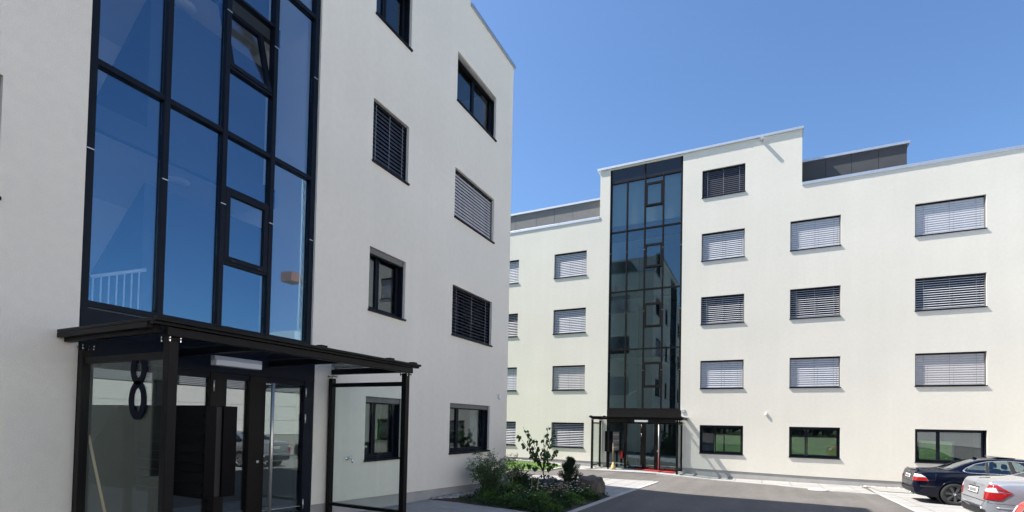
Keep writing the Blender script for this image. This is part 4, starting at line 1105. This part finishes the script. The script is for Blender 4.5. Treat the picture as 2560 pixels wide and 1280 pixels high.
    if spec.get('antenna'):
        h, nn, _, _ = bvh.ray_cast(Vector((1.62, 0, 3)), Vector((0, 0, -1)))
        MB().hexa([(1.55, -.03, h.z - .01), (1.68, -.03, h.z), (1.68, .03, h.z), (1.55, .03, h.z - .01), (1.55, -.012, h.z + .05), (1.60, -.012, h.z + .045), (1.60, .012, h.z + .045), (1.55, .012, h.z + .05)]).obj('roof_antenna', mp, root, bevel=.01)
    for x in (.02,):
        if spec.get('sensors'):
            for y in (-.55, -.2, .2, .55):
                h, nn, _, _ = bvh.ray_cast(Vector((-2, y, .52)), Vector((1, 0, 0)))
                MB().lathe([(0, -.006), (.014, -.005), (.015, .004)], 10, 'x', (h.x, h.y, h.z)).obj('parking_sensor', mp, root)
    return root

coupe = dict(L=4.49, W=1.757, wr=.318, wheels=(.93, 3.64), paint=paint('navy_black_paint', (0.0015, 0.003, 0.012), 0.0, 0.12, 0.0, 0.3),
    top=[(0, .50), (.03, .62), (.06, .80), (.10, .915), (.14, .945), (.35, .955), (.70, .975), (.80, .99), (1.25, 1.20), (1.62, 1.325), (2.0, 1.368), (2.4, 1.372), (2.75, 1.33), (3.1, 1.18), (3.42, 1.0), (3.6, .965), (4.1, .86), (4.36, .74), (4.45, .62), (4.49, .50)],
    shoulder=[(0, .45), (.06, .72), (.12, .86), (.4, .90), (1.0, .925), (2.0, .91), (3.2, .89), (3.6, .87), (4.2, .74), (4.49, .48)],
    rail=[(0, .60), (.75, .62), (1.2, .56), (1.7, .54), (2.5, .56), (3.0, .60), (3.5, .66), (4.49, .55)],
    side=[[(1.13, .985), (1.22, .945), (3.22, .925), (3.05, 1.03), (2.78, 1.20), (2.52, 1.285), (2.1, 1.305), (1.72, 1.275), (1.42, 1.185), (1.22, 1.07)]],
    panes=[[(1.14, .955), (1.60, .945), (1.66, 1.25), (1.46, 1.20)], [(1.66, .945), (2.14, .94), (2.12, 1.30), (1.72, 1.27)], [(2.26, .935), (3.20, .925), (2.66, 1.25), (2.2, 1.30)]],
    pillars=[[(1.60, .945), (1.66, .945), (1.72, 1.27), (1.66, 1.25)], [(2.14, .935), (2.26, .935), (2.20, 1.305), (2.12, 1.305)]],
    lines=[[(2.20, .92), (2.20, .34), (2.30, .26)], [(3.30, .89), (3.28, .40)], [(2.2, .27), (3.25, .27)], [(.52, .88), (.50, .70)], [(.50, .70), (.20, .66)]],
    topcut=[[(.86, 0), (.86, .50), (1.52, .46), (1.56, 0)], [(2.84, 0), (2.84, .47), (3.36, .56), (3.40, 0)]],
    rear=[[(.83, -.54), (1.55, -.47), (1.55, .47), (.83, .54)]], front_glass=[[(2.80, -.50), (3.40, -.62), (3.40, .62), (2.80, .50)]],
    rearglass=M['carglass'], trim=M['chrome'], rub=M['void'], handles=[2.36], mirror=3.02, seats=(2.35, 1.45),
    tail=[('tail_lamp', M['lensR'], [(.45, .645), (.84, .66), (.79, .76), (.46, .76)]), ('tail_lamp_clear', M['lensW'], [(.47, .762), (.79, .762), (.68, .84), (.50, .85)])],
    plate=(-.26, .26, .70, .80), bgap=.615, spokes=7, spw=(.022, .036), alloy=M['alloyD'], sunroof=True, spoiler=True, antenna=True, sensors=False)
sedan = dict(L=4.55, W=1.77, wr=.318, wheels=(.98, 3.63), paint=paint('silver_paint', (0.37, 0.385, 0.42), 0.55, 0.36),
    top=[(0, .50), (.02, .60), (.05, .80), (.09, .955), (.14, 1.005), (.40, 1.03), (.72, 1.05), (.82, 1.07), (1.25, 1.26), (1.65, 1.385), (2.05, 1.428), (2.5, 1.425), (2.85, 1.37), (3.2, 1.21), (3.5, 1.05), (3.7, 1.0), (4.15, .90), (4.42, .77), (4.51, .62), (4.55, .50)],
    shoulder=[(0, .45), (.05, .74), (.12, .91), (.4, .945), (1.0, .965), (2.0, .95), (3.3, .925), (3.7, .90), (4.3, .76), (4.55, .48)],
    rail=[(0, .60), (.75, .64), (1.25, .57), (1.75, .55), (2.6, .56), (3.1, .61), (3.6, .68), (4.55, .55)],
    side=[[(1.02, 1.03), (1.10, .99), (3.30, .965), (3.05, 1.14), (2.80, 1.28), (2.5, 1.345), (2.1, 1.355), (1.72, 1.315), (1.40, 1.22)]],
    panes=[[(1.05, .995), (1.45, .985), (1.52, 1.26), (1.36, 1.20)], [(1.50, .985), (2.12, .975), (2.10, 1.35), (1.62, 1.30)], [(2.24, .97), (3.27, .965), (2.72, 1.30), (2.2, 1.35)]],
    pillars=[[(1.45, .985), (1.50, .985), (1.62, 1.30), (1.55, 1.27)], [(2.12, .97), (2.24, .97), (2.20, 1.355), (2.10, 1.355)]],
    lines=[[(2.18, .95), (2.18, .30)], [(3.32, .93), (3.30, .42)], [(1.30, .95), (1.36, .62)], [(.42, .58), (.05, .58)], [(.62, .92), (.62, .72)], [(.62, .72), (.80, .72)], [(.80, .72), (.80, .92)]],
    topcut=[[(.88, 0), (.88, .52), (1.55, .47), (1.60, 0)], [(2.95, 0), (2.95, .48), (3.44, .57), (3.48, 0)]],
    rear=[[(.84, -.57), (1.58, -.48), (1.58, .48), (.84, .57)]], front_glass=[[(2.90, -.51), (3.48, -.63), (3.48, .63), (2.90, .51)]],
    rearglass=M['cardark'], trim=M['void'], rub=None, handles=[2.36, 1.50], mirror=3.10, seats=(2.4, 1.40),
    tail=[('tail_lamp', M['lensR'], [(.44, .640), (.74, .640), (.87, .80), (.45, .80)]), ('tail_lamp_clear', M['lensW'], [(.465, .79), (.70, .79), (.66, .885), (.50, .87)]), ('tail_lamp_upper', M['lensR'], [(.50, .872), (.865, .805), (.68, .935), (.54, .935)])],
    plate=(-.26, .26, .72, .83), bgap=.60, spokes=6, spw=(.026, .05), alloy=M['alloy'], sensors=True)
sedan['rub'] = sedan['paint']; 
hatch = dict(sedan); hatch.update(paint=paint('red_paint', (0.42, 0.022, 0.018), 0.15, 0.3), rub=M['void'], sensors=False,
    grille=[[(-.27, .56), (-.03, .56), (-.03, .74), (-.27, .74)], [(.03, .56), (.27, .56), (.27, .74), (.03, .74)]],
    grille_frame=[[(a, .55), (a + .018, .55), (a + .018, .75), (a, .75)] for a in (-.28, -.20, -.12, -.03, .015, .10, .18, .262)])
def gz(x, y): return G(x, y) + .012
make_car('parked_car', coupe, 'dark navy coupe with open sunroof parked closest to the sunlit wall', (19.15, -3.93, gz(19.1, -4.6)), R(-90))
make_car('parked_car', sedan, 'silver sedan parked between the dark coupe and the red car', (13.90, -3.95, gz(13.9, -4.6)), R(-90))
make_car('parked_car', hatch, 'red car nosing in beside the silver sedan', (10.50, -3.64 - 4.55, gz(10.7, -4.6)), R(90))

# ------------------------------------------------------------------ what the glass reflects across the drive, plus an added bounce block
op = empty('office_building', (0, -11.2, 0), 0, None, 'low white panelled building across the car park seen mirrored in the glass', 'building')
gb = G(10, -11)
box('plinth', (-34, 34, -8, 0, gb - .6, gb + .95), M['plinth'], op)
wp = mat('white_panel', (0.80, 0.785, 0.75), 0.7, var=0.02, vscale=1)
box('wall', (-34, 34, -8, -.04, gb + .951, gb + 4.9), M['clad'], op)
for i in range(-5, 12):
    for k in range(3): box('wall_panel', (-14 + i * 4 + .02, -10 + i * 4 - .02, -.035, .02, gb + .98 + k * .80, gb + .98 + k * .80 + .785), wp, op)
for i in range(-5, 12):
    lo = box('window', (-13.8 + i * 4, -10.3 + i * 4, -.035, .0, gb + 3.40, gb + 4.30), M['panel'], op)
    for k in range(11): box('slat', (-13.75 + i * 4, -10.35 + i * 4, .001, .03, gb + 3.43 + k * .08, gb + 3.475 + k * .08), M['slat'], lo)
box('bounce_block', (-34, 9.0, -10, -.05, gb + 4.951, gb + 11.5), wp, op)  # unseen upper block, added to bounce sunlight onto the shaded near wall
for i in range(10):
    for k in range(2): box('bounce_block_window', (-32.5 + i * 4.1, -30.7 + i * 4.1, -.049, -.02, gb + 6.0 + k * 2.85, gb + 7.2 + k * 2.85), M['panel'], op)  # windows dressing the added bounce block
box('parapet', (-34.05, 34.05, -8, .06, gb + 4.31, gb + 4.95), wp, op)
box('stair_head', (21.6, 30, -7, -1, gb + 4.951, 7.6), wp, op)
# crane, mirrored in the near stair glazing
cr = empty('tower_crane', (49.0, -43.4, G(30, -43)), 0, None, 'distant tower crane with orange counterweight mirrored in the stair glazing', 'crane')
mast = MB()
for (x, y) in ((-.35, -.35), (.35, -.35), (.35, .35), (-.35, .35)): mast.tube([(x, y, 0), (x, y, 36)], .10, 5)
for i in range(24):
    z = i * 1.5
    a = .35
    mast.tube([(-a, -a, z), (a, -a, z + 1.5)], .05, 4).tube([(a, a, z), (-a, a, z + 1.5)], .05, 4).tube([(-a, a, z), (-a, -a, z + 1.5)], .05, 4).tube([(a, -a, z), (a, a, z + 1.5)], .05, 4)
mast.obj('mast', M['white'], cr)
OR = mat('crane_orange', (0.50, 0.12, 0.05), 0.6, var=0.1)
MB().hexa([(-1.7, -2.4, 21.1), (.3, -2.4, 21.1), (.3, -.4, 21.1), (-1.7, -.4, 21.1), (-1.7, -2.4, 22.5), (.3, -2.4, 22.5), (.3, -.4, 22.3), (-1.7, -.4, 22.3)]).obj('counterweight', OR, cr)
# grass slope behind the far block (seen through its ground floor) and a wood behind the camera (mirrored)
mb = MB(); NX, NY = 16, 24
for i in range(NX + 1):
    for j in range(NY + 1):
        x = 37.5 + 40 * i / NX; y = -30 + 50 * j / NY; mb.v.append((x, y, -.05 + min(1, i / 7) * 3.2 + .15 * math.sin(x * .4) * math.cos(y * .3)))
for i in range(NX):
    for j in range(NY):
        a = i * (NY + 1) + j; mb.f.append((a, a + NY + 1, a + NY + 2, a + 1)); mb.mi.append(0)
ho = mb.obj('grass_slope', mat('meadow', (0.03, 0.065, 0.006), 0.95, var=0.35, vscale=.8), smooth=True, fix=True); ho['kind'] = 'structure'
fm_ = leafmat('wood_leaf', (0.012, 0.03, 0.01), (0.025, 0.05, 0.015), 0.1, 0.4); wd = MB()
for k in range(90):
    x, y = random.uniform(-46, -30), random.uniform(-35, 35); h = random.uniform(7, 12); z0 = G(x, y)
    wd.tube([(x, y, z0), (x, y, z0 + h * .5)], [.2, .12], 5)
    for i in range(130):
        t = random.random(); rr = (1 - t) * h * .26 * math.sqrt(random.random()); a = random.uniform(0, 6.28)
        leaves(wd, [(x + rr * math.cos(a), y + rr * math.sin(a), z0 + h * (.08 + .9 * t))], [rdir(-.2)], 1.3, .9)
tag(wd.obj('wood', fm_), 'dark wood behind the viewpoint mirrored in the windows', None, None, 'stuff')
